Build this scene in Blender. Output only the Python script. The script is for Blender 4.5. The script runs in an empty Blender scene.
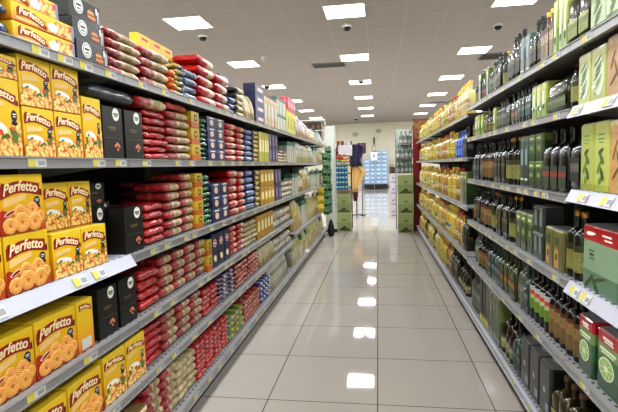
import bpy, math, random
from mathutils import Vector, Matrix, noise
random.seed(7)
C = bpy.context.scene.collection
R = random.uniform

# ------------------------------------------------------------------ camera model
F = 467.0; EYE = 1.28
d1 = Vector((378-309, -(164-206), -F)).normalized()
zc = Vector((1, .027, 0)).cross(d1).normalized()
if zc.y < 0: zc = -zc
xc = d1.cross(zc)
# rows = world axes in camera coordinates -> world_from_cam matrix
WC = Matrix((xc, d1, zc))
def ray(px, py): return WC @ Vector(((px-309)/F, -(py-206)/F, -1.0))
def onX(px, py, X):
    r = ray(px, py); t = X/r.x; return (r.y*t, EYE+r.z*t)
def onZ(px, py, Z):
    r = ray(px, py); t = (Z-EYE)/r.z; return (r.x*t, r.y*t)
def onY(px, py, Y):
    r = ray(px, py); t = Y/r.y; return (r.x*t, EYE+r.z*t)
CW = WC.transposed()
def proj(X, Y, Z):
    v = CW @ Vector((X, Y, Z-EYE)); return (309+F*v.x/-v.z, 206-F*v.y/-v.z)
def along(px, X, z):
    """distance down the aisle of the point of the rack front X, height z, seen at column px"""
    lo, hi = .4, 40.
    for _ in range(50):
        m = (lo+hi)/2
        if (proj(X, m, z)[0] < px) == (X < 0): lo = m
        else: hi = m
    return lo

cam = bpy.data.objects.new('camera', bpy.data.cameras.new('camera')); C.objects.link(cam)
cam.data.sensor_width = 36; cam.data.lens = F/618*36; cam.data.clip_start = .05; cam.data.clip_end = 100
cam.matrix_world = Matrix.Translation((0, 0, EYE)) @ WC.to_4x4()
bpy.context.scene.camera = cam

# ------------------------------------------------------------------ materials
def lin(c):
    c = c/255.
    return c/12.92 if c <= .04045 else ((c+.055)/1.055)**2.4
def col(t): return (lin(t[0]), lin(t[1]), lin(t[2]), 1)
MATS = {}
def newmat(name):
    m = bpy.data.materials.new(name); m.use_nodes = True
    nt = m.node_tree; b = nt.nodes['Principled BSDF']
    return m, nt, b
def mix(nt, fac, a, b, mode='MIX'):
    n = nt.nodes.new('ShaderNodeMix'); n.data_type = 'RGBA'; n.blend_type = mode
    for s, v in ((0, fac), (6, a), (7, b)):
        if hasattr(v, 'is_linked') or hasattr(v, 'links'): nt.links.new(v, n.inputs[s])
        else: n.inputs[s].default_value = v
    return n.outputs[2]
def mathn(nt, op, a, b=0.0):
    n = nt.nodes.new('ShaderNodeMath'); n.operation = op
    for i, v in ((0, a), (1, b)):
        if hasattr(v, 'links'): nt.links.new(v, n.inputs[i])
        else: n.inputs[i].default_value = v
    return n.outputs[0]
def varied(nt, src, amt=.12):
    """small brightness differences from object to object"""
    oi = nt.nodes.new('ShaderNodeObjectInfo')
    v = mathn(nt, 'MULTIPLY_ADD', oi.outputs['Random'], amt*2); v.node.inputs[2].default_value = .80-amt
    h = nt.nodes.new('ShaderNodeHueSaturation'); nt.links.new(v, h.inputs['Value']); nt.links.new(src, h.inputs['Color'])
    return h.outputs[0]
def plain(name, c, rough=.5, metal=0, spec=.5, emit=0, vary=0, coat=0, trans=0, bump=0, bscale=60):
    key = (name, c)
    if key in MATS: return MATS[key]
    m, nt, b = newmat(name)
    rgb = nt.nodes.new('ShaderNodeRGB'); rgb.outputs[0].default_value = col(c)
    tc = nt.nodes.new('ShaderNodeTexCoord'); ns = nt.nodes.new('ShaderNodeTexNoise'); ns.inputs['Scale'].default_value = 9
    nt.links.new(tc.outputs['Object'], ns.inputs['Vector'])
    f = mathn(nt, 'MULTIPLY', ns.outputs[0], .18)
    c1 = mix(nt, f, rgb.outputs[0], (col(c)[0]*.6, col(c)[1]*.6, col(c)[2]*.6, 1))
    if vary: c1 = varied(nt, c1, vary)
    nt.links.new(c1, b.inputs['Base Color'])
    b.inputs['Roughness'].default_value = rough; b.inputs['Metallic'].default_value = metal
    b.inputs['Specular IOR Level'].default_value = spec; b.inputs['Coat Weight'].default_value = coat
    b.inputs['Transmission Weight'].default_value = trans
    if emit:
        b.inputs['Emission Color'].default_value = col(c); b.inputs['Emission Strength'].default_value = emit
    if bump:
        n2 = nt.nodes.new('ShaderNodeTexNoise'); n2.inputs['Scale'].default_value = bscale
        nt.links.new(tc.outputs['Object'], n2.inputs['Vector'])
        bp = nt.nodes.new('ShaderNodeBump'); bp.inputs['Strength'].default_value = bump; bp.inputs['Distance'].default_value = .01
        nt.links.new(n2.outputs[0], bp.inputs['Height']); nt.links.new(bp.outputs[0], b.inputs['Normal'])
    MATS[key] = m; return m
def ramp(name, axis, stops, rough=.4, bump=0, blend=False, speck=None, speckamt=.5, sscale=40, vary=.1, coat=0, spec=.5):
    """bands or gradients of colour along one axis of the object, with noise speckle"""
    if name in MATS: return MATS[name]
    m, nt, b = newmat(name)
    tc = nt.nodes.new('ShaderNodeTexCoord'); sp = nt.nodes.new('ShaderNodeSeparateXYZ')
    nt.links.new(tc.outputs['Generated'], sp.inputs[0])
    cr = nt.nodes.new('ShaderNodeValToRGB'); cr.color_ramp.interpolation = 'LINEAR' if blend else 'CONSTANT'
    e = cr.color_ramp.elements
    e[0].position = stops[0][0]; e[0].color = col(stops[0][1])
    e[1].position = stops[1][0] if len(stops) > 1 else 1; e[1].color = col(stops[1][1] if len(stops) > 1 else stops[0][1])
    for p, c in stops[2:]:
        q = e.new(p); q.color = col(c)
    nt.links.new(sp.outputs['XYZ'.index(axis)], cr.inputs[0])
    out = cr.outputs[0]
    if speck:
        ns = nt.nodes.new('ShaderNodeTexNoise'); ns.inputs['Scale'].default_value = sscale; ns.inputs['Detail'].default_value = 3
        nt.links.new(tc.outputs['Object'], ns.inputs['Vector'])
        r2 = nt.nodes.new('ShaderNodeValToRGB'); r2.color_ramp.elements[0].position = .5; r2.color_ramp.elements[1].position = .62
        nt.links.new(ns.outputs[0], r2.inputs[0])
        out = mix(nt, mathn(nt, 'MULTIPLY', r2.outputs[0], speckamt), out, col(speck))
    if vary: out = varied(nt, out, vary)
    nt.links.new(out, b.inputs['Base Color'])
    b.inputs['Roughness'].default_value = rough; b.inputs['Coat Weight'].default_value = coat
    b.inputs['Specular IOR Level'].default_value = spec
    if bump:
        n2 = nt.nodes.new('ShaderNodeTexNoise'); n2.inputs['Scale'].default_value = 38; n2.inputs['Detail'].default_value = 4
        mp = nt.nodes.new('ShaderNodeMapping'); mp.inputs['Scale'].default_value = (1, 1, 2.2)
        nt.links.new(tc.outputs['Object'], mp.inputs[0]); nt.links.new(mp.outputs[0], n2.inputs['Vector'])
        bp = nt.nodes.new('ShaderNodeBump'); bp.inputs['Strength'].default_value = bump; bp.inputs['Distance'].default_value = .02
        nt.links.new(n2.outputs[0], bp.inputs['Height']); nt.links.new(bp.outputs[0], b.inputs['Normal'])
    MATS[name] = m; return m

STEEL = plain('shelf_steel', (150, 150, 150), .38, .25)
SHELFTOP = plain('shelf_enamel', (146, 146, 144), .4)
DARKSTEEL = plain('dark_steel', (38, 37, 37), .6)
WHITEMETAL = plain('white_enamel', (186, 187, 198), .4)
PAPER = plain('white_paper', (206, 206, 200), .6)
YELLOWTAG = plain('yellow_tag', (206, 196, 84), .6)
GREYTAG = plain('grey_print', (150, 150, 155), .6)
BLACK = plain('black_plastic', (18, 18, 18), .35)
WHITE = plain('white_plastic', (228, 228, 225), .4)

# ------------------------------------------------------------------ mesh building
class MB:
    def __init__(s): s.v = []; s.f = []; s.m = []; s.sm = []
    def add(s, vs, fs, mi=0, smooth=False):
        o = len(s.v); s.v += [tuple(v) for v in vs]
        for f in fs: s.f.append([o+i for i in f]); s.m.append(mi); s.sm.append(smooth)
    def box(s, x0, x1, y0, y1, z0, z1, mi=0, bev=0):
        if bev:
            b = min(bev, (x1-x0)/2.2, (y1-y0)/2.2, (z1-z0)/2.2)
            s.loft([(z0, b), (z0+b, 0), (z1-b, 0), (z1, b)], x0, x1, y0, y1, b, mi); return
        vs = [(x0,y0,z0),(x1,y0,z0),(x1,y1,z0),(x0,y1,z0),(x0,y0,z1),(x1,y0,z1),(x1,y1,z1),(x0,y1,z1)]
        s.add(vs, [(0,3,2,1),(4,5,6,7),(0,1,5,4),(1,2,6,5),(2,3,7,6),(3,0,4,7)], mi)
    def loft(s, secs, x0, x1, y0, y1, cr, mi=0, seg=1, smooth=False):
        """rounded-rectangle sections: (z, inset)"""
        rings = []
        for z, ins in secs:
            a, b2, c, d = x0+ins, x1-ins, y0+ins, y1-ins
            r = max(1e-4, min(cr, (b2-a)/2.001, (d-c)/2.001))
            pts = []
            for (cx, cy, st) in ((b2-r, c+r, -90), (b2-r, d-r, 0), (a+r, d-r, 90), (a+r, c+r, 180)):
                for k in range(seg+1):
                    t = math.radians(st+90*k/seg); pts.append((cx+r*math.cos(t), cy+r*math.sin(t), z))
            rings.append(pts)
        s.rings(rings, mi, smooth)
    def rings(s, rings, mi=0, smooth=False, capped=True):
        n = len(rings[0]); vs = [p for r in rings for p in r]; fs = []
        for i in range(len(rings)-1):
            for j in range(n):
                k = (j+1) % n; fs.append((i*n+j, i*n+k, (i+1)*n+k, (i+1)*n+j))
        s.add(vs, fs, mi, smooth)
        if capped:
            s.add(rings[0], [tuple(range(n-1, -1, -1))], mi); s.add(rings[-1], [tuple(range(n))], mi)
    def lathe(s, prof, cx=0, cy=0, seg=14, mi=0, sx=1, sy=1, smooth=True):
        s.rings([[(cx+r*sx*math.cos(2*math.pi*k/seg), cy+r*sy*math.sin(2*math.pi*k/seg), z) for k in range(seg)] for r, z in prof], mi, smooth)
    def tube(s, pts, r, seg=8, mi=0):
        rings = []
        for i, p in enumerate(pts):
            p = Vector(p); a = Vector(pts[max(0, i-1)]); b = Vector(pts[min(len(pts)-1, i+1)])
            t = (b-a).normalized(); u = t.cross(Vector((0, 0, 1)) if abs(t.z) < .9 else Vector((1, 0, 0))).normalized(); w = t.cross(u)
            rings.append([tuple(p+u*r*math.cos(2*math.pi*k/seg)+w*r*math.sin(2*math.pi*k/seg)) for k in range(seg)])
        s.rings(rings, mi, True)
    def poly(s, pts2, y, th=.0006, mi=0):
        """flat printed shape on a front face: pts2 = (x, z)"""
        n = len(pts2)
        vs = [(x, y-th, z) for x, z in pts2]+[(x, y, z) for x, z in pts2]
        fs = [tuple(range(n)), tuple(range(2*n-1, n-1, -1))]+[(i, n+i, n+(i+1) % n, (i+1) % n) for i in range(n)]
        s.add(vs, fs, mi)
    def disc(s, cx, cz, rx, rz, y, th=.0006, mi=0, seg=18, rot=0):
        s.poly([(cx+rx*math.cos(t)*math.cos(rot)-rz*math.sin(t)*math.sin(rot), cz+rx*math.cos(t)*math.sin(rot)+rz*math.sin(t)*math.cos(rot)) for t in [2*math.pi*k/seg for k in range(seg)]], y, th, mi)
    def mesh(s, name, mats):
        me = bpy.data.meshes.new(name); me.from_pydata(s.v, [], s.f)
        for m in (mats if isinstance(mats, (list, tuple)) else [mats]): me.materials.append(m)
        me.polygons.foreach_set('material_index', s.m); me.polygons.foreach_set('use_smooth', s.sm)
        me.update(); return me
def link(name, me, parent=None, loc=(0,0,0), rot=(0,0,0), scale=(1,1,1)):
    o = bpy.data.objects.new(name, me); C.objects.link(o); o.location = loc; o.rotation_euler = rot; o.scale = scale
    if parent: o.parent = parent
    return o
def tag(o, label, cat, group=None, kind=None):
    o['label'] = label; o['category'] = cat
    if group: o['group'] = group
    if kind: o['kind'] = kind
    return o
def struct(name, me, loc=(0,0,0)):
    o = link(name, me, None, loc); o['kind'] = 'structure'; return o

def text_mesh(txt, size, mat, shear=0.0, bold=.0):
    cu = bpy.data.curves.new('t', 'FONT'); cu.body = txt; cu.size = size; cu.shear = shear; cu.offset = bold
    cu.extrude = .0004; cu.align_x = 'CENTER'; cu.resolution_u = 3
    o = bpy.data.objects.new('t', cu); C.objects.link(o)
    bpy.context.view_layer.update()
    me = bpy.data.meshes.new_from_object(o.evaluated_get(bpy.context.evaluated_depsgraph_get()))
    bpy.data.objects.remove(o)
    me.materials.clear(); me.materials.append(mat)
    for v in me.vertices: v.co = Vector((v.co.x, -v.co.z, v.co.y))
    me.update(); return me

# a prototype: (kind name, category, root mesh, [(part name, mesh)], (w, d, h))
class Proto:
    def __init__(s, name, cat, me, parts, dims): s.name, s.cat, s.me, s.parts, s.dims = name, cat, me, parts, dims
def spawn(p, loc, rz, label, group, dims=None, tilt=(0, 0)):
    w, d, h = p.dims; W, D, H = dims or p.dims
    me = random.choice(p.me) if isinstance(p.me, list) else p.me
    o = link(p.name, me, None, loc, (tilt[0], tilt[1], rz), (W/w, D/d, H/h))
    tag(o, label, p.cat, group)
    for n, m, *lab in p.parts:
        c = link(n, m, o)
        if lab: c['label'] = lab[0]
    return o
LR, RR = math.pi/2, -math.pi/2           # facing the aisle from the left / right rack

# ------------------------------------------------------------------ product prototypes
CREAM = plain('cream_ink', (250, 232, 190), .5); BROWNRED = plain('ribbon_red', (150, 38, 22), .45)
RIBDARK = plain('ribbon_tail_red', (105, 24, 16), .5); PEACH = plain('peach_ink', (240, 200, 130), .5)  # darker red print for the ribbon's folded tail
NAVY = plain('navy_ink', (30, 36, 60), .4); REDINK = plain('red_ink', (190, 30, 28), .45)
GREENINK = plain('basil_green', (58, 112, 40), .5); WHITEINK = plain('white_ink', (240, 238, 230), .5)
def pasta_mat():
    m, nt, b = newmat('pasta_picture_print')
    tc = nt.nodes.new('ShaderNodeTexCoord'); v = nt.nodes.new('ShaderNodeTexVoronoi'); v.inputs['Scale'].default_value = 95
    nt.links.new(tc.outputs['Object'], v.inputs['Vector'])
    cr = nt.nodes.new('ShaderNodeValToRGB'); e = cr.color_ramp.elements
    e[0].color = col((255, 236, 184)); e[1].position = .85; e[1].color = col((178, 104, 36))
    q = e.new(.4); q.color = col((246, 200, 112))
    nt.links.new(v.outputs['Distance'], cr.inputs[0])
    v2 = nt.nodes.new('ShaderNodeTexVoronoi'); v2.inputs['Scale'].default_value = 60; nt.links.new(tc.outputs['Object'], v2.inputs['Vector'])
    sp = nt.nodes.new('ShaderNodeSeparateColor'); nt.links.new(v2.outputs['Color'], sp.inputs[0])
    c = mix(nt, mathn(nt, 'GREATER_THAN', sp.outputs[0], .83), cr.outputs[0], col((205, 70, 35)))
    c = mix(nt, mathn(nt, 'GREATER_THAN', sp.outputs[1], .90), c, col((90, 120, 50)))
    nt.links.new(c, b.inputs['Base Color']); b.inputs['Roughness'].default_value = .45; return m
PASTA = pasta_mat()
def nest_mat():
    m, nt, b = newmat('nest_print')
    tc = nt.nodes.new('ShaderNodeTexCoord')
    n = nt.nodes.new('ShaderNodeTexWave'); n.wave_type = 'RINGS'; n.rings_direction = 'Y'
    n.inputs['Scale'].default_value = 60; n.inputs['Distortion'].default_value = 5; n.inputs['Detail'].default_value = 2
    n.inputs['Detail Scale'].default_value = 2
    nt.links.new(tc.outputs['Object'], n.inputs['Vector'])
    cr = nt.nodes.new('ShaderNodeValToRGB'); cr.color_ramp.elements[0].color = col((206, 128, 48)); cr.color_ramp.elements[1].color = col((248, 192, 108))
    nt.links.new(n.outputs['Fac'], cr.inputs[0]); nt.links.new(cr.outputs[0], b.inputs['Base Color']); b.inputs['Roughness'].default_value = .5
    return m
NEST = nest_mat(); NESTDARK = plain('nest_centre_tan', (190, 118, 46), .6)  # darker tan at the centre of each printed nest
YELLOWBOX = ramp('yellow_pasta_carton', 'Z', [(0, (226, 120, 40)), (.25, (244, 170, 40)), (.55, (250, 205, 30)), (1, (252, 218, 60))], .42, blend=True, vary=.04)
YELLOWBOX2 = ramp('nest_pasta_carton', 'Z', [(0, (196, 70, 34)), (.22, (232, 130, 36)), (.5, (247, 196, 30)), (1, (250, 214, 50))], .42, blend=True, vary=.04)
TOPFLAP = plain('olive_carton_edge', (150, 128, 50), .6)

def perfetto(w, d, h, nests, long=False, side=False):
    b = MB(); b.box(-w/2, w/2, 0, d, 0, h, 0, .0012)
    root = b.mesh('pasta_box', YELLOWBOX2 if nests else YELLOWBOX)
    parts = []
    y = -.0004
    if long:
        bx, bz, bw, bh = -w*.22, h*.52, w*.42, h*.5
    elif side:
        bx, bz, bw, bh = 0, h*.86, w*.7, h*.12
    else:
        bx, bz, bw, bh = -w*.03, h*(.76 if h < w*1.2 else .79), w*.88, w*.235
    tiltz = .10 if nests else -.04
    def arch(u): return bz+tiltz*u*bw+bh*.25*math.sin((u+.5)*math.pi*1.25)-bh*.12
    r = MB(); top = []; bot = []
    for k in range(15):
        u = k/14-.5; top.append((bx+u*bw, arch(u)+bh*.42)); bot.append((bx+u*bw, arch(u)-bh*.42))
    for k in range(14): r.poly([bot[k], bot[k+1], top[k+1], top[k]], y, .0006, 0)
    # folded tail right, crest left
    r.poly([(bx+bw*.28, arch(.3)-bh*.42), (bx+bw*.56, arch(.5)-bh*.5), (bx+bw*.56, arch(.5)-bh*.02), (bx+bw*.28, arch(.3)-bh*.1)], y+.0002, .0005, 1)
    r.disc(bx-bw*.42, arch(-.42)+bh*.40, bh*.2, bh*.2, y, .0006, 0)
    parts.append(('ribbon_banner', r.mesh('ribbon_banner', [BROWNRED, RIBDARK])))
    t = text_mesh('Perfetto', bh*.80, CREAM, .25, bh*.018)
    xs = [v.co.x for v in t.vertices]; wtxt = max(xs)-min(xs); s = bw*.88/wtxt; mx = (max(xs)+min(xs))/2
    s2 = min(1.25, s)
    for v in t.vertices:
        x = (v.co.x-mx)*s; u = x/bw
        v.co = Vector((bx+x, v.co.y+y-.0012, arch(u)-bh*.25+v.co.z*s2))
    t.update(); parts.append(('lettering', t))
    if side:
        q = MB(); q.box(-w*.3, w*.3, y-.0005, y, h*.04, h*.25); parts.append(('nutrition_panel', q.mesh('nutrition_panel', PAPER)))
        return Proto('pasta_box', 'pasta box', root, parts, (w, d, h))
    if long:
        q = MB(); q.poly([(-w*.45, h*.12), (-w*.12, h*.12), (-w*.12, h*.24), (-w*.45, h*.24)], y); parts.append(('subtitle_panel', q.mesh('subtitle_panel', PEACH)))
        q = MB(); q.poly([(w*.02, h*.08), (w*.12, h*.62), (w*.2, h*.9), (w*.3, h*.8), (w*.46, h*.9), (w*.46, h*.08)], y); parts.append(('pasta_picture', q.mesh('pasta_picture', PASTA)))
        q = MB(); q.disc(w*.12, h*.4, w*.09, h*.26, y-.0006); parts.append(('white_bowl_print', q.mesh('white_bowl_print', WHITEINK)))
        q = MB(); q.box(w*.455, w*.5, y-.0006, y, h*.02, h*.96); parts.append(('blue_end_stripe', q.mesh('blue_end_stripe', plain('silver_blue', (120, 136, 180), .3))))
        return Proto('pasta_box', 'pasta box', root, parts, (w, d, h))
    q = MB(); a = tiltz
    q.poly([(bx-bw*.44, bz-bh*1.25), (bx+bw*.12, bz-bh*.95+tiltz*bw*.5), (bx+bw*.12, bz-bh*.56+tiltz*bw*.5), (bx-bw*.44, bz-bh*.72)], y)
    parts.append(('subtitle_panel', q.mesh('subtitle_panel', PEACH)))
    q = MB(); q.disc(w*.33, h*.53, w*.075, h*.075, y, .0006, 0); q.poly([(w*.27, h*.46), (w*.39, h*.46), (w*.41, h*.41), (w*.25, h*.41)], y, .0006, 0)
    q.box(w*.285, w*.375, y-.0010, y-.0006, h*.545, h*.56, 1); q.box(w*.29, w*.37, y-.0010, y-.0006, h*.515, h*.525, 1)
    parts.append(('seal_badge', q.mesh('seal_badge', [NAVY, WHITEINK])))
    if nests:
        q = MB(); q.poly([(-w*.5, 0), (-w*.42, 0), (-w*.30, h*.36), (-w*.44, h*.42), (-w*.5, h*.40)], y+.0001, .0003)
        parts.append(('red_corner_panel', q.mesh('red_corner_panel', plain('corner_red', (176, 44, 26), .5))))
        q = MB(); q.disc(-w*.30, h*.36, w*.13, h*.035, y-.0006, .0006, 0, 16, .35); q.disc(-w*.30, h*.36, w*.115, h*.024, y-.0012, .0004, 1, 16, .35)
        parts.append(('weight_mark', q.mesh('weight_mark', [WHITEINK, BROWNRED])))
        for (nx, nz, nr, lv) in ((-.08, .36, .15, 0), (.20, .38, .15, 0), (.37, .24, .125, 1), (-.32, .13, .15, 1), (-.06, .19, .185, 2), (.23, .17, .175, 3)):
            me = MB(); yy = y-.0006-lv*.0006
            n0 = len(me.v); pts = []
            rings = []
            for (rr, hh) in ((1, 0), (.96, .0014), (.72, .0030), (.45, .0022), (.20, .0012)):
                rings.append([(w*nr*rr*math.cos(t), -hh, w*nr*.92*rr*math.sin(t)) for t in [2*math.pi*k/18 for k in range(18)]])
            me.rings(rings, 0, True, False); me.add(rings[-1], [tuple(range(18))], 1)
            mm = me.mesh('pasta_nest', [NEST, NESTDARK])
            for v in mm.vertices: v.co += Vector((w*nx, yy, max(h*nz, w*nr*.92+.001)))
            parts.append(('pasta_nest', mm))
    else:
        q = MB(); pts = [(-w*.49, .002), (w*.49, .002), (w*.49, h*.46)]
        for k in range(9): pts.append((w*(.40-.1*k), h*(.42+.035*math.sin(k*2.1)-.014*k)))
        pts.append((-w*.49, h*.22)); q.poly(pts, y)
        parts.append(('pasta_picture', q.mesh('pasta_picture', PASTA)))
        q = MB(); q.disc(-w*.15, h*.36, w*.27, h*.085, y-.0005, .0005, 0, 20, -.12); q.disc(-w*.17, h*.31, w*.24, h*.05, y-.0011, .0004, 1, 20, -.12)
        parts.append(('white_bowl_print', q.mesh('white_bowl_print', [WHITEINK, PASTA])))
        q = MB(); q.disc(w*.02, h*.25, w*.07, h*.022, y-.0016, .0004, 0, 12, .5); q.disc(w*.12, h*.27, w*.07, h*.02, y-.0016, .0004, 0, 12, -.5)
        q.disc(-w*.28, h*.38, w*.05, h*.02, y-.0016, .0004, 0, 12, .2)
        parts.append(('basil_leaf_print', q.mesh('basil_leaf_print', GREENINK)))
        q = MB(); q.disc(-w*.2, h*.16, w*.06, h*.03, y-.0016, .0004, 0, 12); q.disc(w*.25, h*.36, w*.05, h*.03, y-.0016, .0004, 0, 12)
        parts.append(('tomato_print', q.mesh('tomato_print', plain('tomato_red', (214, 84, 44), .45))))
    return Proto('pasta_box', 'pasta box', root, parts, (w, d, h))

P = {}
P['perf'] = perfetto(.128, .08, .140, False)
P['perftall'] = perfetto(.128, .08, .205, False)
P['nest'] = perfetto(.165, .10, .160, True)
P['perflong'] = perfetto(.27, .10, .050, False, long=True)
P['perfside'] = perfetto(.085, .165, .165, False, side=True)

def carton(key, name, cat, w, d, h, mat, decals=(), bev=.0012):
    b = MB(); b.box(-w/2, w/2, 0, d, 0, h, 0, bev); root = b.mesh(name, mat); parts = []
    for i, (pn, shapes) in enumerate(decals):
        q = MB(); mats = []
        for (sh, cx, cz, a, c, mt, *rot) in shapes:
            if mt not in mats: mats.append(mt)
            mi = mats.index(mt); y = -.0004-.0003*(len(q.f) > 0)*shapes.index((sh, cx, cz, a, c, mt, *rot))
            if sh == 'disc': q.disc(cx*w, cz*h, a*w, c*h, y, .0005, mi, 16, rot[0] if rot else 0)
            elif sh == 'circle': q.disc(cx*w, cz*h, a*w, a*w, y, .0005, mi, 20)
            elif sh == 'rect': q.poly([((cx-a)*w, (cz-c)*h), ((cx+a)*w, (cz-c)*h), ((cx+a)*w, (cz+c)*h), ((cx-a)*w, (cz+c)*h)], y, .0005, mi)
            elif sh == 'leaf':
                r0 = rot[0]; pts = []
                for k in range(14):
                    t = 2*math.pi*k/14; lx = a*w*math.cos(t); lz = c*h*math.sin(t)*(1-.35*math.cos(t))
                    pts.append((cx*w+lx*math.cos(r0)-lz*math.sin(r0), cz*h+lx*math.sin(r0)+lz*math.cos(r0)))
                q.poly(pts, y, .0005, mi)
            elif sh == 'hill':
                pts = [((cx-a)*w, (cz-c)*h), ((cx+a)*w, (cz-c)*h)]
                for k in range(11):
                    u = 1-k/10*2; pts.append(((cx+a*u)*w, (cz-c+2*c*(.25+.75*math.exp(-5*u*u)+.1*math.sin(9*u)))*h))
                q.poly(pts, y, .0005, mi)
        parts.append((pn, q.mesh(pn, mats)))
    P[key] = Proto(name, cat, root, parts, (w, d, h)); return P[key]
BLK = plain('black_carton', (30, 31, 28), .42, vary=.1); GOLDINK = plain('gold_ink', (120, 104, 60), .4)
SALMON = plain('salmon_print', (212, 130, 96), .5); LASAGNA = ramp('lasagna_print', 'Z', [(0, (150, 62, 28)), (.2, (226, 160, 90)), (.4, (170, 80, 36)), (.6, (232, 178, 110)), (.8, (176, 88, 40))], .5)
BADGE = [('circle', .16, .86, .17, 0, WHITEINK), ('rect', .16, .875, .12, .012, BLK), ('rect', .16, .845, .10, .008, BLK), ('rect', .16, .82, .08, .006, BLK)]
carton('black', 'black_pasta_box', 'pasta box', .135, .09, .185, BLK, [
    ('round_badge', BADGE),
    ('farfalle_picture', [('leaf', .12, .27, .11, .03, SALMON, .5), ('leaf', .22, .27, .11, .03, SALMON, 2.4), ('disc', .17, .18, .05, .03, SALMON)]),
    ('gold_lettering', [('rect', -.05, .60, .2, .012, GOLDINK), ('rect', -.05, .56, .16, .008, GOLDINK), ('rect', 0, .40, .42, .003, GOLDINK)])])
carton('blackflat', 'black_lasagna_box', 'pasta box', .18, .10, .072, plain('black_gloss_carton', (34, 34, 34), .3), [
    ('round_badge', [('circle', -.20, .62, .14, 0, WHITEINK), ('circle', -.20, .62, .115, 0, plain('badge_black', (50, 50, 50), .4)), ('circle', -.20, .62, .10, 0, WHITEINK), ('rect', -.20, .66, .07, .05, BLK), ('rect', -.20, .5, .05, .03, BLK)]),
    ('lasagna_picture', [('leaf', .20, .42, .14, .26, LASAGNA, -.5)]),
    ('edge_lettering', [('rect', .42, .5, .03, .3, WHITEINK), ('rect', .42, .5, .012, .3, BLK), ('rect', .36, .75, .02, .15, WHITEINK)])])
PINKW = plain('pale_pink_ink', (226, 200, 200), .5)
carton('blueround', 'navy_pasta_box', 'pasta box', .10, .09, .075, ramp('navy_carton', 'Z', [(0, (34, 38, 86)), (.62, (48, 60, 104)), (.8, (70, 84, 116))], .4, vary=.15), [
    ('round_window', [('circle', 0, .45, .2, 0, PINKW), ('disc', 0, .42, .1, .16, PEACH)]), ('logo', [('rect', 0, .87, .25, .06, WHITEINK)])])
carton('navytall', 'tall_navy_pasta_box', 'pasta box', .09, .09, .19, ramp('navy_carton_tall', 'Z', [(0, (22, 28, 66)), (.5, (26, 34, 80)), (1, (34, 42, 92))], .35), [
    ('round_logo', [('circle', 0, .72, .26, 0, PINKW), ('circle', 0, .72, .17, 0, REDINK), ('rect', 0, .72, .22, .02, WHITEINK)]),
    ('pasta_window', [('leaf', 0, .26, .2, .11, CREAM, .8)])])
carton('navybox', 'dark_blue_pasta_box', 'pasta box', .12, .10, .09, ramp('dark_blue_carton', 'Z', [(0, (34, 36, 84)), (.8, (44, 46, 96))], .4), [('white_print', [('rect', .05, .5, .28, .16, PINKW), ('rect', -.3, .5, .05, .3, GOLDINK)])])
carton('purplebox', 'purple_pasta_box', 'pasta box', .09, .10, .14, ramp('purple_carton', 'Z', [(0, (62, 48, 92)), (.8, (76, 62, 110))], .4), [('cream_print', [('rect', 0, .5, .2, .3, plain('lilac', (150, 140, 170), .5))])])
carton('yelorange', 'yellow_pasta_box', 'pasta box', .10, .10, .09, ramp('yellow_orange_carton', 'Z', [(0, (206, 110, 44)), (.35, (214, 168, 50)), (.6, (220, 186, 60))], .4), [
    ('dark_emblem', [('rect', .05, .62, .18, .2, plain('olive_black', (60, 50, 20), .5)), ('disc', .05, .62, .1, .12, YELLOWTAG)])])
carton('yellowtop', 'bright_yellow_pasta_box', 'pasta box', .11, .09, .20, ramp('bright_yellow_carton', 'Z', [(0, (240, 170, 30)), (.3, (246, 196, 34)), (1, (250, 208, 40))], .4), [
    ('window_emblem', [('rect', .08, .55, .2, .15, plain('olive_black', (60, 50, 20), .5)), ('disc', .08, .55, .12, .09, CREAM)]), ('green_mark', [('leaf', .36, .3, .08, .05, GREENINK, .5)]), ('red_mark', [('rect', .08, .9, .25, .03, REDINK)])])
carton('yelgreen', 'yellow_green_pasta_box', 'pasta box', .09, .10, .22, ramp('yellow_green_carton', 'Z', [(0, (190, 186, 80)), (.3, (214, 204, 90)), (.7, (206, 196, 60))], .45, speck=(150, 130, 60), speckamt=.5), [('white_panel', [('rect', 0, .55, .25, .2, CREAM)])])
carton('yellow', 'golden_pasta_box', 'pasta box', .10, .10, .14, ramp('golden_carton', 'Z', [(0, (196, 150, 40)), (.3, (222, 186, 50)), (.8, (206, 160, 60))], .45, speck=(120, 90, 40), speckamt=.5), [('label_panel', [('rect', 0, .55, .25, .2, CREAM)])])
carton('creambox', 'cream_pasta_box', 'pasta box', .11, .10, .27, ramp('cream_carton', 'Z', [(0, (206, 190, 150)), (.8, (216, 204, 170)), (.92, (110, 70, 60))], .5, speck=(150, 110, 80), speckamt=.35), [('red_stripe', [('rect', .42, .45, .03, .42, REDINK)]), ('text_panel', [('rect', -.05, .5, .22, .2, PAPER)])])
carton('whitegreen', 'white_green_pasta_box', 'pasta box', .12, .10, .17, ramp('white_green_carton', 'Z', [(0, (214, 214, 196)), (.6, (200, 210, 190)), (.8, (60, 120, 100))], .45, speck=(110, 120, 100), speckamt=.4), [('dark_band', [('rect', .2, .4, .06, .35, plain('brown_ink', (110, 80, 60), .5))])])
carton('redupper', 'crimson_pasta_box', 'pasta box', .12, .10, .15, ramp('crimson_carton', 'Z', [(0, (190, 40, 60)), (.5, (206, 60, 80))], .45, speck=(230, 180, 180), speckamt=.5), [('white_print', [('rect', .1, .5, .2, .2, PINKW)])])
carton('yeltall', 'lemon_yellow_pasta_box', 'pasta box', .12, .10, .27, ramp('lemon_carton', 'Z', [(0, (214, 206, 90)), (.5, (226, 214, 60))], .45, speck=(120, 130, 60), speckamt=.4), [('green_print', [('rect', 0, .5, .2, .25, plain('moss', (150, 150, 60), .5))])])
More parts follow.
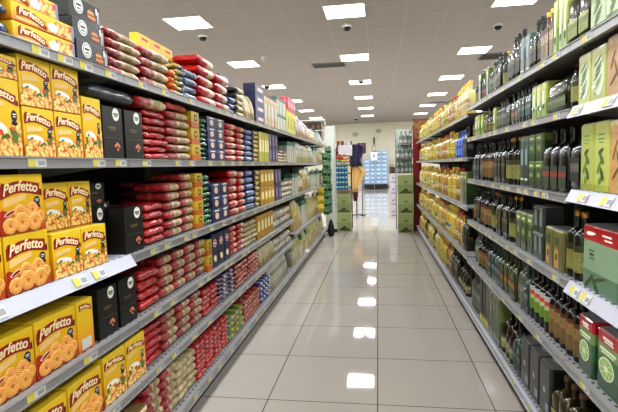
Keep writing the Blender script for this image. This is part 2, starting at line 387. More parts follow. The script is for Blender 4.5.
CRATE = ramp('green_crate_card', 'Z', [(0, (156, 168, 110)), (.5, (172, 184, 124)), (1, (162, 174, 116))], .6)
carton('crate', 'green_carton', 'carton', .28, .26, .355, CRATE, [
    ('hill_picture', [('hill', 0, .18, .38, .12, plain('hill_green', (56, 66, 34), .6)), ('disc', .08, .13, .10, .03, plain('rust', (150, 70, 40), .6))]),
    ('emblem', [('leaf', -.05, .64, .09, .02, plain('hill_green', (56, 66, 34), .6), .5), ('leaf', .06, .64, .09, .02, plain('hill_green', (56, 66, 34), .6), 2.5), ('rect', 0, .57, .09, .008, plain('hill_green', (56, 66, 34), .6))]),
    ('packing_tape', [('rect', 0, .985, .5, .012, plain('tape', (190, 196, 140), .4))])], .004)
carton('flatcarton', 'cardboard_tray_box', 'pasta box', .22, .20, .05, ramp('tan_tray', 'Z', [(0, (170, 150, 100)), (.5, (150, 130, 84))], .6, speck=(190, 80, 60), speckamt=.6), [('white_edge', [('rect', 0, .7, .5, .15, CREAM)])])

def pack(key, name, w, d, h, mat, cat='pasta packet', wob=.0022, seal=True, decal=None):
    ms = []
    for vi in range(3):
        b = MB(); NX, NC = 17, 16; rings = []
        for i in range(NX):
            t = -1+2*i/(NX-1); a = abs(t)
            f = (1-a**7)**.5 if a < 1 else 0
            hh = h/2*max(.30, f); dd = d/2*(.90+.10*max(0, f))
            ring = []
            for k in range(NC):
                th = 2*math.pi*k/NC; c, s2 = math.cos(th), math.sin(th)
                yy = math.copysign(abs(c)**.55, c)*dd; zz = math.copysign(abs(s2)**.6, s2)*hh
                n = noise.noise(Vector((t*3+vi*7, c*2, s2*2)))
                ring.append((t*w/2, d/2-yy*(1+n*.05), h/2+min(h/2, max(-h/2, zz+n*wob*(2 if abs(t) > .5 else 1)))))
            rings.append(ring)
        b.rings(rings, 0, True); 
        ms.append(b.mesh(name, mat))
    P[key] = Proto(name, cat, ms, [], (w, d, h)); return P[key]
RED = (190, 28, 34); CRM = (206, 186, 146); DRED = (168, 52, 58)
pack('rc', 'spaghetti_packet', .25, .16, .042, ramp('red_cream_film', 'X', [(0, (176, 40, 48)), (.06, (164, 66, 70)), (.34, (180, 40, 46)), (.38, CRM), (.50, (172, 148, 104)), (.72, CRM), (.95, (180, 44, 48))], .3, .45, speck=(214, 170, 140), speckamt=.25, coat=.3))
pack('streak', 'red_pasta_bag', .22, .18, .045, ramp('red_glossy_film', 'X', [(0, (200, 16, 24)), (.5, (184, 20, 28)), (.9, (206, 26, 30))], .22, .6, speck=(226, 140, 130), speckamt=.3, coat=.6, sscale=30), wob=.006)  # pale speckle paints white highlights into the red film colour
pack('redbig', 'red_macaroni_packet', .22, .16, .052, ramp('red_window_film', 'X', [(0, (190, 18, 22)), (.48, (202, 22, 26)), (.55, (222, 196, 160)), (.80, (206, 150, 112)), (.95, (190, 30, 30))], .28, .3, coat=.3))
pack('orred', 'orange_red_pasta_packet', .18, .16, .05, ramp('orange_red_film', 'X', [(0, (196, 40, 26)), (.4, (214, 84, 44)), (.55, (230, 190, 150)), (.85, (206, 90, 60))], .3, .3, coat=.3))
pack('bluep', 'blue_pasta_packet', .18, .16, .045, ramp('blue_film', 'X', [(0, (60, 70, 120)), (.2, (84, 110, 170)), (.6, (110, 134, 184)), (.85, (50, 56, 110))], .3, .3, coat=.3))
pack('tanblack', 'tan_pasta_packet', .18, .16, .038, ramp('tan_black_film', 'X', [(0, (40, 34, 44)), (.25, (206, 186, 130)), (.7, (190, 160, 110)), (.9, (60, 40, 50))], .35, .3, coat=.2))
pack('greenp', 'green_pasta_packet', .13, .15, .03, ramp('green_film', 'X', [(0, (30, 90, 60)), (.3, (20, 112, 64)), (.7, (34, 84, 54))], .25, .6, speck=(190, 220, 190), speckamt=.4, coat=.5), wob=.004)
pack('ggold', 'green_gold_pasta_packet', .16, .15, .03, ramp('green_gold_film', 'X', [(0, (190, 160, 60)), (.45, (150, 130, 60)), (.55, (30, 84, 60)), (.9, (20, 66, 50))], .25, .5, speck=(220, 220, 190), speckamt=.35, coat=.5), wob=.003)
pack('greyblue', 'grey_blue_pasta_bag', .17, .15, .045, ramp('grey_blue_film', 'X', [(0, (110, 126, 150)), (.5, (90, 104, 136)), (.9, (40, 50, 80))], .3, .4, speck=(210, 215, 225), speckamt=.3, coat=.3))
pack('orangep', 'orange_pasta_packet', .09, .14, .035, ramp('orange_film', 'X', [(0, (220, 110, 40)), (.6, (232, 150, 60))], .3, .3))
pack('purple', 'purple_pasta_packet', .2, .16, .03, ramp('purple_film', 'X', [(0, (70, 40, 84)), (.4, (90, 60, 110)), (.55, (196, 180, 196)), (.7, (80, 50, 96))], .25, .5, speck=(220, 210, 220), speckamt=.4, coat=.4), wob=.003)
pack('creams', 'cream_pasta_packet', .16, .15, .038, ramp('cream_film', 'X', [(0, (214, 200, 160)), (.4, (196, 174, 120)), (.7, (216, 206, 180))], .35, .4, speck=(150, 110, 70), speckamt=.45), wob=.003)
pack('redlong', 'long_red_spaghetti_packet', .2, .2, .026, ramp('red_spaghetti_film', 'X', [(0, (196, 26, 36)), (.3, (214, 60, 60)), (.38, (190, 20, 30)), (.7, (206, 50, 50))], .22, .6, speck=(236, 190, 180), speckamt=.45, coat=.5, sscale=55), wob=.003)
pack('greenyel', 'green_yellow_pasta_packet', .16, .18, .035, ramp('green_yellow_film', 'X', [(0, (60, 130, 60)), (.4, (190, 190, 60)), (.7, (200, 60, 40))], .3, .5, coat=.3, speck=(230, 230, 180), speckamt=.4), wob=.003)
pack('bluewhite', 'blue_white_pasta_packet', .14, .16, .04, ramp('blue_white_film', 'X', [(0, (40, 56, 130)), (.5, (206, 210, 216)), (.8, (60, 70, 130))], .3, .4, coat=.3), wob=.003)
pack('redtan', 'red_tan_pasta_packet', .15, .17, .03, ramp('red_tan_film', 'X', [(0, (170, 34, 34)), (.3, (176, 110, 70)), (.6, (190, 40, 36))], .25, .6, speck=(226, 190, 160), speckamt=.4, coat=.4), wob=.004)
pack('darkbag', 'dark_grey_pasta_bag', .2, .14, .06, plain('dark_grey_film', (62, 66, 72), .35, coat=.3, bump=.3))
pack('whitebag', 'white_macaroni_bag', .24, .18, .07, ramp('white_bag_film', 'X', [(0, (206, 200, 186)), (.3, (190, 176, 140)), (.7, (214, 210, 200))], .3, .7, speck=(130, 110, 80), speckamt=.5, coat=.4), wob=.006)

def standbag(key, name, w, d, h, mat):
    ms = []
    for vi in range(2):
        b = MB(); rings = []
        for (z, a, c) in ((0, .86, .8), (.06, .97, 1), (.45, 1, .95), (.8, .98, .6), (.93, .94, .22), (1, .96, .06)):
            ring = []
            for k in range(16):
                t = 2*math.pi*k/16; cx, cy = math.cos(t), math.sin(t)
                n = noise.noise(Vector((cx*2+vi*9, cy*2, z*4)))*.06
                ring.append((math.copysign(abs(cx)**.6, cx)*w/2*a, d/2+math.copysign(abs(cy)**.6, cy)*d/2*c*(1+n), z*h))
            rings.append(ring)
        b.rings(rings, 0, True); ms.append(b.mesh(name, mat))
    P[key] = Proto(name, 'pasta packet', ms, [], (w, d, h))
standbag('clear', 'clear_pasta_bag', .14, .1, .26, ramp('clear_bag_film', 'Z', [(0, (190, 180, 140)), (.3, (206, 204, 186)), (.6, (160, 160, 130)), (.75, (214, 216, 206))], .22, .6, speck=(110, 120, 90), speckamt=.5, coat=.4))
standbag('yelwhite', 'yellow_white_pasta_bag', .13, .1, .24, ramp('yellow_white_film', 'Z', [(0, (206, 196, 120)), (.3, (214, 206, 160)), (.6, (196, 186, 60)), (.85, (214, 210, 190))], .25, .6, speck=(120, 120, 70), speckamt=.45, coat=.4))
standbag('pinkbag', 'pink_white_pasta_bag', .13, .1, .26, ramp('pink_white_film', 'Z', [(0, (206, 150, 150)), (.3, (222, 196, 190)), (.7, (200, 160, 160)), (.85, (220, 216, 210))], .25, .5, speck=(170, 60, 70), speckamt=.4, coat=.3))
standbag('tealbag', 'teal_white_pasta_bag', .13, .1, .22, ramp('teal_white_film', 'Z', [(0, (206, 200, 180)), (.4, (180, 196, 190)), (.75, (110, 160, 150))], .25, .5, speck=(230, 230, 220), speckamt=.4, coat=.3))
standbag('creambag', 'cream_standing_pasta_bag', .13, .1, .18, ramp('cream_stand_film', 'Z', [(0, (190, 160, 100)), (.3, (214, 200, 160)), (.75, (190, 190, 150))], .3, .5, speck=(130, 110, 60), speckamt=.45, coat=.2))
standbag('palebag', 'pale_yellow_tall_bag', .1, .1, .24, ramp('pale_yellow_film', 'Z', [(0, (196, 170, 110)), (.5, (214, 206, 120)), (.8, (206, 200, 160))], .3, .5, speck=(150, 90, 60), speckamt=.4, coat=.2))

# ------------------------------------------------------------------ bottles and tins
def bottle(key, name, w, h, body, cap, label=None, shape='round', neck=.3, capc=.09, depth=None, cat='bottle', lab=(.12, .5), shoulder=.14, lmat=None, extra=None):
    d = depth or w; r = w/2; parts = []
    nk = r*neck; zs = 1-capc-.16
    b = MB()
    if shape == 'round':
        prof = [(r*.82, 0), (r*.98, .012*h), (r, .04*h), (r, (zs-shoulder)*h), (r*.93, (zs-shoulder*.6)*h), (r*.6, (zs-shoulder*.18)*h), (nk*1.1, zs*h), (nk, (zs+.03)*h), (nk, (1-capc*.6)*h)]
        b.lathe(prof, 0, d/2, 14)
    else:
        b.loft([(0, r*.12), (.015*h, 0), ((zs-shoulder)*h, 0), ((zs-shoulder*.5)*h, r*.14), ((zs-shoulder*.1)*h, r*.5), (zs*h, r-nk*1.1), ((zs+.03)*h, r-nk), ((1-capc*.6)*h, r-nk)], -r, r, d/2-r, d/2+r, r*.34, 0, 3, True)
    root = b.mesh(name, body)
    c = MB(); c.lathe([(nk*1.28, (1-capc)*h), (nk*1.3, (1-capc*.5)*h), (nk*1.22, h*.995), (nk*.9, h)], 0, d/2, 12)
    parts.append(('cap', c.mesh('cap', cap)))
    if label:
        l = MB(); e = .0012; z0, z1 = lab[0]*h, lab[1]*h; rings = []
        for z in (z0, z1):
            if shape == 'round':
                rings.append([((r+e)*math.cos(t), d/2+(r+e)*math.sin(t), z) for t in [math.radians(200+140*k/10) for k in range(11)]])
            else:
                rings.append([(-r*.88, d/2-r-e, z), (r*.88, d/2-r-e, z)])
        n = len(rings[0]); l.add(rings[0]+rings[1], [(i, i+1, n+i+1, n+i) for i in range(n-1)], 0, shape == 'round')
        # both sides of a square bottle also carry print
        if shape != 'round':
            for s in (-1, 1): l.add([(s*(r+e), d/2-r*.6, z0+.1*h), (s*(r+e), d/2+r*.6, z0+.1*h), (s*(r+e), d/2+r*.6, z1-.05*h), (s*(r+e), d/2-r*.6, z1-.05*h)], [(0, 1, 2, 3)] if s > 0 else [(3, 2, 1, 0)], 0)
        parts.append(('paper_label', l.mesh('paper_label', label)))
    if extra: parts += extra(w, d, h)
    P[key] = Proto(name, cat, root, parts, (w, d, h)); return P[key]
def glass(name, c, rough=.2): return plain(name, c, rough, coat=.15, vary=.15)
GD = glass('dark_green_glass', (26, 34, 20)); GB = glass('black_glass', (20, 19, 18)); GO = glass('olive_oil_glass', (62, 66, 22)); GT = glass('teal_glass', (46, 72, 68)); GG = glass('green_clear_glass', (74, 84, 48))
OIL = ramp('golden_oil', 'Z', [(0, (176, 146, 34)), (.3, (206, 178, 52)), (.75, (200, 172, 70)), (1, (220, 200, 110))], .18, blend=True, vary=.22, coat=.3)
OIL2 = ramp('amber_oil', 'Z', [(0, (150, 104, 44)), (.5, (184, 138, 66)), (1, (200, 160, 96))], .18, blend=True, vary=.2, coat=.3)
OIL3 = ramp('pale_oil', 'Z', [(0, (196, 174, 96)), (.5, (212, 196, 124)), (1, (224, 212, 160))], .18, blend=True, vary=.2, coat=.3)
CAPY = plain('yellow_cap', (226, 186, 40), .35); CAPG = plain('green_cap', (40, 96, 50), .4); CAPGOLD = plain('gold_cap', (170, 130, 60), .3, .6); CAPB = plain('black_cap', (24, 24, 24), .3); CAPS = plain('silver_cap', (170, 172, 172), .3, .7); CAPR = plain('red_cap', (180, 40, 30), .4)
def LB(name, stops, speck=(60, 60, 40), amt=.5, sc=70): return ramp(name, 'Z', stops, .5, speck=speck, speckamt=amt, sscale=sc, vary=.12)
bottle('oil', 'oil_bottle', .085, .29, OIL, CAPY, LB('oil_label', [(0, (206, 190, 110)), (.3, (222, 206, 60)), (.6, (170, 150, 50)), (.8, (226, 216, 160))]), lab=(.18, .42))
bottle('oilg', 'green_capped_oil_bottle', .085, .29, OIL, CAPG, LB('oil_label_green', [(0, (96, 130, 60)), (.4, (214, 200, 90)), (.7, (130, 150, 60))]), lab=(.2, .44))
bottle('oila', 'amber_oil_bottle', .085, .28, OIL2, CAPR, LB('oil_label_pink', [(0, (190, 160, 130)), (.4, (216, 200, 176)), (.7, (160, 100, 70))]), lab=(.2, .42))
bottle('oilp', 'pale_oil_bottle', .09, .30, OIL3, CAPY, LB('oil_label_pale', [(0, (206, 176, 130)), (.4, (226, 210, 176)), (.7, (190, 160, 110))]), lab=(.2, .48))
bottle('oilw', 'white_labelled_oil_bottle', .09, .30, OIL, CAPY, LB('oil_label_blue', [(0, (216, 216, 216)), (.45, (60, 76, 120)), (.75, (90, 110, 160))]), lab=(.14, .36))
bottle('blueb', 'blue_bottle', .11, .25, plain('blue_plastic', (34, 84, 176), .3), plain('blue_cap', (40, 70, 150), .3), LB('blue_label', [(0, (50, 110, 200)), (.5, (30, 70, 160))], speck=(200, 210, 230)), neck=.38)
bottle('dk', 'dark_olive_oil_bottle', .07, .27, GD, CAPB, LB('dark_gold_label', [(0, (60, 56, 34)), (.4, (44, 50, 28)), (.7, (104, 96, 62))]), 'square', lab=(.15, .46))
bottle('dks', 'silver_labelled_dark_bottle', .07, .27, GB, CAPB, LB('silver_label', [(0, (50, 52, 48)), (.4, (104, 106, 100)), (.75, (40, 42, 40))]), 'square', lab=(.12, .52))
bottle('dkr', 'red_labelled_dark_bottle', .085, .265, GB, CAPB, LB('red_patch_label', [(0, (64, 80, 50)), (.5, (150, 64, 54)), (.74, (60, 70, 56))]), 'square', lab=(.06, .40))
bottle('dkt', 'tan_labelled_dark_bottle', .07, .26, GB, CAPB, LB('tan_label', [(0, (120, 96, 56)), (.5, (150, 120, 74)), (.85, (96, 50, 32))]), 'round', lab=(.1, .6))
bottle('dkv', 'vegetable_labelled_dark_bottle', .075, .265, GB, CAPB, LB('vegetable_label', [(0, (110, 140, 50)), (.45, (190, 196, 150)), (.62, (200, 70, 50)), (.8, (190, 196, 200))], speck=(60, 110, 40)), 'round', lab=(.2, .64))
bottle('dkg', 'gold_labelled_dark_bottle', .075, .27, GD, CAPGOLD, LB('gold_label', [(0, (150, 150, 84)), (.5, (140, 138, 76)), (.75, (56, 64, 28))], speck=(40, 50, 16)), 'round', lab=(.12, .52))
bottle('dko', 'orange_labelled_bottle', .07, .25, GO, CAPB, LB('orange_label', [(0, (70, 84, 40)), (.4, (170, 116, 50)), (.7, (84, 60, 34))]), 'square', lab=(.14, .48))
bottle('teal', 'teal_glass_bottle', .075, .25, GT, CAPB, LB('teal_label', [(0, (50, 76, 70)), (.5, (110, 130, 124)), (.8, (40, 60, 56))]), 'square', lab=(.15, .5))
bottle('goldsmall', 'gold_capped_small_bottle', .055, .2, GO, CAPGOLD, LB('brown_label', [(0, (130, 110, 60)), (.5, (96, 90, 40)), (.8, (160, 140, 90))]), 'round', lab=(.12, .5))
bottle('yelcap', 'yellow_capped_bottle', .065, .24, glass('brown_glass', (110, 84, 50)), CAPY, LB('cream_brown_label', [(0, (150, 130, 90)), (.5, (190, 170, 130)), (.8, (110, 70, 50))]), 'square', lab=(.08, .66), neck=.42)
bottle('bigdk', 'large_dark_oil_bottle', .11, .29, glass('brown_green_glass', (64, 54, 20)), plain('brown_cap', (90, 70, 40), .4), LB('small_pale_label', [(0, (150, 160, 80)), (.5, (130, 140, 60)), (.8, (190, 190, 120))]), 'square', lab=(.12, .36), neck=.26)
bottle('jug', 'large_green_oil_jug', .16, .28, glass('deep_olive_glass', (46, 50, 14)), plain('brown_cap', (90, 70, 40), .4), LB('jug_label', [(0, (80, 92, 34)), (.5, (112, 122, 60)), (.8, (60, 70, 24))]), 'square', lab=(.1, .32), neck=.17, shoulder=.2)
bottle('pinky', 'pink_labelled_bottle', .06, .21, GG, CAPS, LB('pink_label', [(0, (120, 60, 66)), (.35, (170, 110, 108)), (.6, (70, 60, 70))]), 'round', lab=(.15, .45))
bottle('clearg', 'pale_glass_bottle', .07, .25, glass('pale_glass', (96, 102, 92)), CAPB, LB('white_clear_label', [(0, (120, 124, 110)), (.5, (150, 152, 140)), (.8, (90, 106, 90))]), 'round', lab=(.15, .6))
bottle('roundjug', 'round_dark_jug', .12, .24, glass('dark_brown_glass', (44, 34, 26), .08), CAPB, LB('jug_gold_label', [(0, (150, 150, 110)), (.5, (190, 190, 150)), (.8, (100, 100, 60))]), 'round', lab=(.12, .4), neck=.18, shoulder=.3)
def tin(key, name, w, d, h, mat, decals, cap=None, cr=.008, cat='oil tin'):
    carton(key, name, cat, w, d, h, mat, decals)
    b = MB(); b.loft([(0, .002), (.003, 0), (h-.004, 0), (h, .003)], -w/2, w/2, 0, d, cr, 0, 3); P[key].me = b.mesh(name, mat)
    q = MB(); q.loft([(h-.001, .004), (h+.002, .004), (h+.002, .007)], -w/2, w/2, 0, d, cr, 0, 3); P[key].parts.append(('rim', q.mesh('rim', STEEL)))
    if cap:
        c = MB(); c.lathe([(.016, h), (.017, h+.004), (.016, h+.018), (.012, h+.02)], -w*.15, d/2, 12); P[key].parts.append(('cap', c.mesh('cap', cap)))
LIME = (188, 196, 112)
DKLEAF = plain('leaf_dark_green', (60, 84, 36), .5); MIDLEAF = plain('leaf_green', (96, 140, 60), .5); PALE = plain('pale_print', (214, 222, 190), .5)
tin('limebig', 'lime_green_oil_tin', .10, .09, .235, ramp('lime_tin', 'Z', [(0, (190, 196, 104)), (.85, (200, 206, 120)), (.95, (184, 190, 110))], .3, coat=.3), [
    ('silver_panel', [('disc', .04, .46, .34, .36, plain('silver_pale', (196, 206, 180), .3))]),
    ('leaf_print', [('leaf', -.05+.05*(k%3), .22+.085*k, .30, .018, (plain('leaf_soft', (118, 138, 76), .5), MIDLEAF)[k % 2], .75) for k in range(7)])], CAPGOLD)
tin('limeart', 'lime_tin_with_olive_branch', .10, .09, .235, ramp('lime_tin_plain', 'Z', [(0, (176, 184, 86)), (.1, (198, 206, 112)), (.9, (196, 204, 110))], .3, coat=.3), [
    ('leaf_print', [('leaf', 0, .58, .2, .035, DKLEAF, .5), ('leaf', .05, .48, .24, .04, plain('olive_grey', (90, 104, 60), .5), 2.2), ('leaf', -.1, .36, .26, .03, MIDLEAF, 1.1), ('leaf', .1, .26, .24, .035, DKLEAF, 2.0), ('leaf', 0, .18, .2, .03, MIDLEAF, .9)]),
    ('lettering_lines', [('rect', 0, .82, .2, .01, MIDLEAF), ('rect', 0, .76, .25, .006, MIDLEAF), ('rect', 0, .71, .16, .005, MIDLEAF)])])
tin('limesm', 'small_lime_oil_tin', .07, .07, .17, ramp('lime_small', 'Z', [(0, (130, 160, 60)), (.5, (170, 186, 70)), (.8, (190, 196, 100))], .3, coat=.3), [('white_print', [('rect', 0, .55, .22, .2, PALE), ('leaf', 0, .3, .2, .06, DKLEAF, .8)])])
tin('tan', 'tan_patterned_oil_tin', .12, .10, .22, ramp('tan_tin', 'Z', [(0, (206, 164, 104)), (.85, (222, 184, 122)), (.93, (234, 222, 184))], .4, speck=(160, 104, 60), speckamt=.4, sscale=55), [('brown_branch_print', [('leaf', -.1, .6, .3, .02, plain('brown_ink', (110, 80, 60), .5), 1.1), ('leaf', .12, .45, .3, .02, plain('brown_ink', (110, 80, 60), .5), 2.0), ('leaf', 0, .3, .3, .02, plain('brown_ink', (110, 80, 60), .5), .7)])])
tin('greenwhite', 'green_and_white_oil_tin', .11, .09, .22, ramp('green_white_tin', 'Z', [(0, (90, 120, 70)), (.15, (190, 204, 170)), (.6, (150, 176, 120)), (.85, (206, 214, 190))], .35, coat=.3), [('leaf_print', [('leaf', -.06+.06*(k%3), .2+.095*k, .28, .02, (plain('leaf_soft', (118, 138, 76), .5), MIDLEAF)[k % 2], .7) for k in range(7)])])
tin('redtop', 'pale_green_tin_with_red_band', .19, .12, .235, ramp('red_band_tin', 'Z', [(0, (96, 132, 104)), (.3, (146, 176, 144)), (.76, (160, 186, 156)), (.765, (190, 20, 30))], .3, coat=.4, vary=.03), [
    ('white_script', [('leaf', -.25, .88, .14, .03, WHITEINK, .1)]), ('white_lettering', [('rect', .2, .9, .12, .015, WHITEINK), ('rect', .24, .84, .1, .012, WHITEINK)]),
    ('olive_branch_print', [('leaf', -.3, .12, .2, .03, DKLEAF, .9), ('leaf', -.12, .12, .2, .03, DKLEAF, 2.2), ('leaf', .02, .22, .16, .025, DKLEAF, .4)]),
    ('dark_lettering', [('rect', -.22, .62, .08, .01, DKLEAF), ('rect', -.22, .56, .06, .02, DKLEAF), ('rect', -.20, .5, .07, .008, DKLEAF)])])
tin('lime_red', 'green_tin_with_lime_slice', .12, .12, .22, ramp('lime_slice_tin', 'Z', [(0, (50, 84, 60)), (.3, (58, 106, 66)), (.6, (120, 150, 90)), (.79, (196, 30, 44))], .3, coat=.4, vary=.04), [
    ('lime_slice_print', [('circle', -.05, .40, .34, 0, PALE), ('circle', -.05, .40, .30, 0, plain('lime_flesh', (146, 178, 110), .5)), ('circle', -.05, .40, .08, 0, PALE), ('rect', -.05, .40, .28, .006, PALE), ('rect', -.05, .40, .01, .14, PALE), ('leaf', -.05, .40, .28, .008, PALE, .8), ('leaf', -.05, .40, .28, .008, PALE, 2.3)]),
    ('white_lettering', [('rect', 0, .70, .36, .02, PALE), ('rect', 0, .65, .28, .012, PALE), ('rect', 0, .89, .22, .025, WHITEINK), ('rect', .05, .84, .2, .012, WHITEINK)])])
tin('olivetin', 'olive_green_oil_tin', .10, .09, .17, ramp('olive_tin', 'Z', [(0, (110, 106, 60)), (.9, (120, 120, 56)), (.96, (150, 150, 90))], .28, coat=.3), [('orange_label', [('rect', -.12, .28, .22, .24, plain('amber_panel', (176, 140, 84), .5)), ('rect', -.12, .32, .10, .08, DKLEAF)]), ('dark_print', [('rect', -.08, .72, .16, .1, DKLEAF)])])
tin('darktin', 'dark_tin_with_white_lettering', .10, .09, .12, ramp('dark_tin', 'Z', [(0, (44, 54, 52)), (.9, (50, 60, 60))], .3, coat=.3), [('white_lettering', [('rect', -.1, .55, .04, .3, plain('dim_white', (150, 160, 160), .5)), ('rect', .05, .55, .04, .3, plain('dim_white', (150, 160, 160), .5)), ('rect', .22, .55, .03, .3, plain('dim_white', (150, 160, 160), .5)), ('rect', 0, .93, .4, .02, plain('dim_white', (150, 160, 160), .5))])])
tin('greentin', 'dark_green_oil_tin', .10, .09, .17, ramp('green_tin', 'Z', [(0, (44, 64, 34)), (.3, (60, 84, 40)), (.75, (110, 130, 60))], .3, coat=.3), [('pale_print', [('leaf', 0, .5, .16, .12, plain('sage', (130, 150, 90), .5), 1.4), ('rect', 0, .85, .25, .03, PALE)])])
tin('tealtin', 'teal_oil_box', .10, .09, .2, ramp('teal_tin', 'Z', [(0, (36, 58, 56)), (.5, (50, 84, 80)), (.9, (90, 130, 120))], .3, coat=.3), [('pale_print', [('rect', 0, .6, .2, .16, plain('sage_blue', (130, 156, 150), .5))]), ('pale_rule', [('rect', 0, .15, .3, .02, PALE)])])
tin('tallgreen', 'tall_olive_green_tin', .11, .09, .30, ramp('tall_green_tin', 'Z', [(0, (90, 100, 60)), (.5, (120, 126, 80)), (.97, (190, 190, 160))], .22, coat=.4), [('dark_panel', [('rect', .1, .5, .3, .38, plain('dark_olive', (50, 64, 34), .35))])])
tin('greytin', 'black_metal_oil_tin', .13, .12, .23, ramp('black_tin', 'Z', [(0, (36, 40, 38)), (.95, (50, 54, 52))], .3, coat=.4), [('silver_emblem', [('leaf', 0, .5, .12, .05, CAPS, .9), ('leaf', 0, .5, .12, .05, CAPS, 2.2)]), ('white_sticker', [('rect', .25, .2, .14, .08, GREYTAG)])], CAPS, .014)
tin('yelbase', 'black_box_with_yellow_foot', .10, .09, .30, ramp('black_yellow', 'Z', [(0, (206, 196, 40)), (.14, (24, 24, 24))], .35), [('gold_rule', [('rect', 0, .155, .5, .006, CAPGOLD)])])
tin('whitebox', 'white_box_with_green_circle', .14, .12, .16, ramp('white_yellow_box', 'Z', [(0, (206, 206, 196)), (.8, (226, 190, 50))], .4), [('green_circle', [('circle', .0, .42, .22, 0, plain('circle_green', (20, 110, 80), .4)), ('circle', .0, .42, .1, 0, WHITEINK)])])
tin('whiteu', 'white_and_black_oil_box', .10, .09, .17, ramp('white_box', 'Z', [(0, (150, 160, 130)), (.3, (190, 196, 170)), (.9, (200, 200, 180))], .4), [('black_mark', [('rect', -.2, .5, .05, .2, BLACK), ('rect', .2, .5, .05, .2, BLACK), ('rect', 0, .28, .22, .05, BLACK)])])
tin('redbox', 'dark_red_oil_box', .12, .09, .20, ramp('dark_red_box', 'Z', [(0, (150, 24, 34)), (.9, (166, 30, 40))], .4), [('white_rule', [('rect', .1, .5, .02, .25, PINKW)])])

# ------------------------------------------------------------------ racks
FL, FR = -.94, .70
BACKL, BACKR = FL-.46, FR+.46
def price_tag_mesh():
    b = MB(); b.box(-.035, .035, -.0012, 0, -.014, .014, 0); b.box(-.035, -.008, -.0018, -.0012, -.013, .013, 1); b.box(.004, .030, -.0018, -.0012, -.008, .006, 2)
    return b.mesh('price_tag', [PAPER, YELLOWTAG, GREYTAG])
TAG = price_tag_mesh()
ORD = ['first', 'second', 'third', 'fourth', 'fifth', 'sixth', 'seventh', 'eighth', 'ninth', 'tenth', 'eleventh', 'twelfth', 'thirteenth', 'fourteenth', 'fifteenth', 'sixteenth', 'seventeenth', 'eighteenth', 'nineteenth', 'twentieth'] + ['twenty-'+x for x in ('first', 'second', 'third', 'fourth', 'fifth', 'sixth', 'seventh', 'eighth', 'ninth')] + ['thirtieth'] + ['thirty-'+x for x in ('first', 'second', 'third', 'fourth', 'fifth', 'sixth', 'seventh', 'eighth', 'ninth')] + ['fortieth'] + ['forty-'+x for x in ('first', 'second', 'third', 'fourth', 'fifth', 'sixth', 'seventh', 'eighth', 'ninth')] + ['fiftieth'] + ['fifty-'+x for x in ('first', 'second', 'third', 'fourth', 'fifth', 'sixth', 'seventh', 'eighth', 'ninth')]

def bay(side, idx, y0, y1, shelves, top):
    s = -1 if side == 'left' else 1
    xf = FL if s < 0 else FR
    t = bpy.data.objects.new('shelving_bay', None); C.objects.link(t); t.location = (xf, (y0+y1)/2, 0)
    t.rotation_euler = (0, 0, LR if s < 0 else RR)
    goods = 'pasta' if s < 0 else 'oil'
    tag(t, 'grey steel bay of %s shelves, %s side, %s from the near end' % (goods, side, ORD[idx]), 'shelving', 'steel shelving bays on the %s of the aisle' % side)
    W = y1-y0; h = W/2
    # local frame: x along the rack, y into the rack, z up
    b = MB(); b.box(-h, h, .452, .462, .02, top); me = b.mesh('back_panel', DARKSTEEL); link('back_panel', me, t)
    for sx in (-h+.0145, h-.0145):
        b = MB(); b.box(sx-.014, sx+.014, .424, .452, 0, top); link('upright_post', b.mesh('upright_post', STEEL), t)
    b = MB(); b.box(-h+.004, h-.004, .06, .075, 0, .06, 0); link('kick_plate', b.mesh('kick_plate', DARKSTEEL), t)
    for k, (z, kind) in enumerate(shelves):
        base = k == 0
        b = MB(); g = .002
        lipb = .045 if base else (.042 if kind == 'white' else .032)
        b.box(-h+g, h-g, .012, .424, z-.012, z, 0)
        # rows of dark slots near the front edge of the deck
        n = int(W/.04)
        for i in range(n):
            x = -h+.02+i*W/n; b.box(x, x+.014, .022, .030, z, z+.0006, 1)
        me = b.mesh('shelf', [WHITEMETAL if kind == 'white' else SHELFTOP, DARKSTEEL]); sh = link('shelf', me, t)
        if kind == 'white': sh['label'] = 'white enamel shelf'
        b = MB()
        if kind == 'white':
            y_, o_ = .014, -.010
            b.add([(-h+g, o_, z-lipb), (h-g, o_, z-lipb), (h-g, y_, z+.002), (-h+g, y_, z+.002), (-h+g, o_+.012, z-lipb), (h-g, o_+.012, z-lipb), (h-g, y_+.01, z-.012), (-h+g, y_+.01, z-.012)],
                  [(0,1,2,3),(4,7,6,5),(0,4,5,1),(3,2,6,7),(0,3,7,4),(1,5,6,2)])
        else:
            b.box(-h+g, h-g, 0, .012, z-lipb, z+.001, 0)
            b.box(-h+g, h-g, -.004, 0, z-lipb, z-lipb+.003, 0); b.box(-h+g, h-g, -.004, 0, z-.004, z-.001, 0)
        lp = link('price_rail', b.mesh('price_rail', WHITEMETAL if (kind == 'white' or (base and s > 0)) else STEEL), sh)
        # price tags clipped in the rail
        x = -h+R(.06, .2)
        while x < h-.045:
            if kind == 'white':
                ang = math.atan2(.024, lipb); link('price_tag', TAG, sh, (x, -.0005, z-lipb*.48), (-ang, 0, 0), (.95, 1, 1.15))
            else: link('price_tag', TAG, sh, (x, -.0002, z-lipb*.5), (0, 0, 0), (1, 1, .85))
            x += R(.09, .34)
        if not base:
            for sx in (-h+.018, h-.018):
                b = MB(); b.add([(sx-.0015, .05, z-.012), (sx+.0015, .05, z-.012), (sx-.0015, .424, z-.012), (sx+.0015, .424, z-.012), (sx-.0015, .424, z-.07), (sx+.0015, .424, z-.07), (sx-.0015, .05, z-.022), (sx+.0015, .05, z-.022)],
                    [(0,2,3,1),(6,7,5,4),(0,1,7,6),(2,4,5,3),(0,6,4,2),(1,3,5,7)])
                link('bracket', b.mesh('bracket', STEEL), sh)
    return t
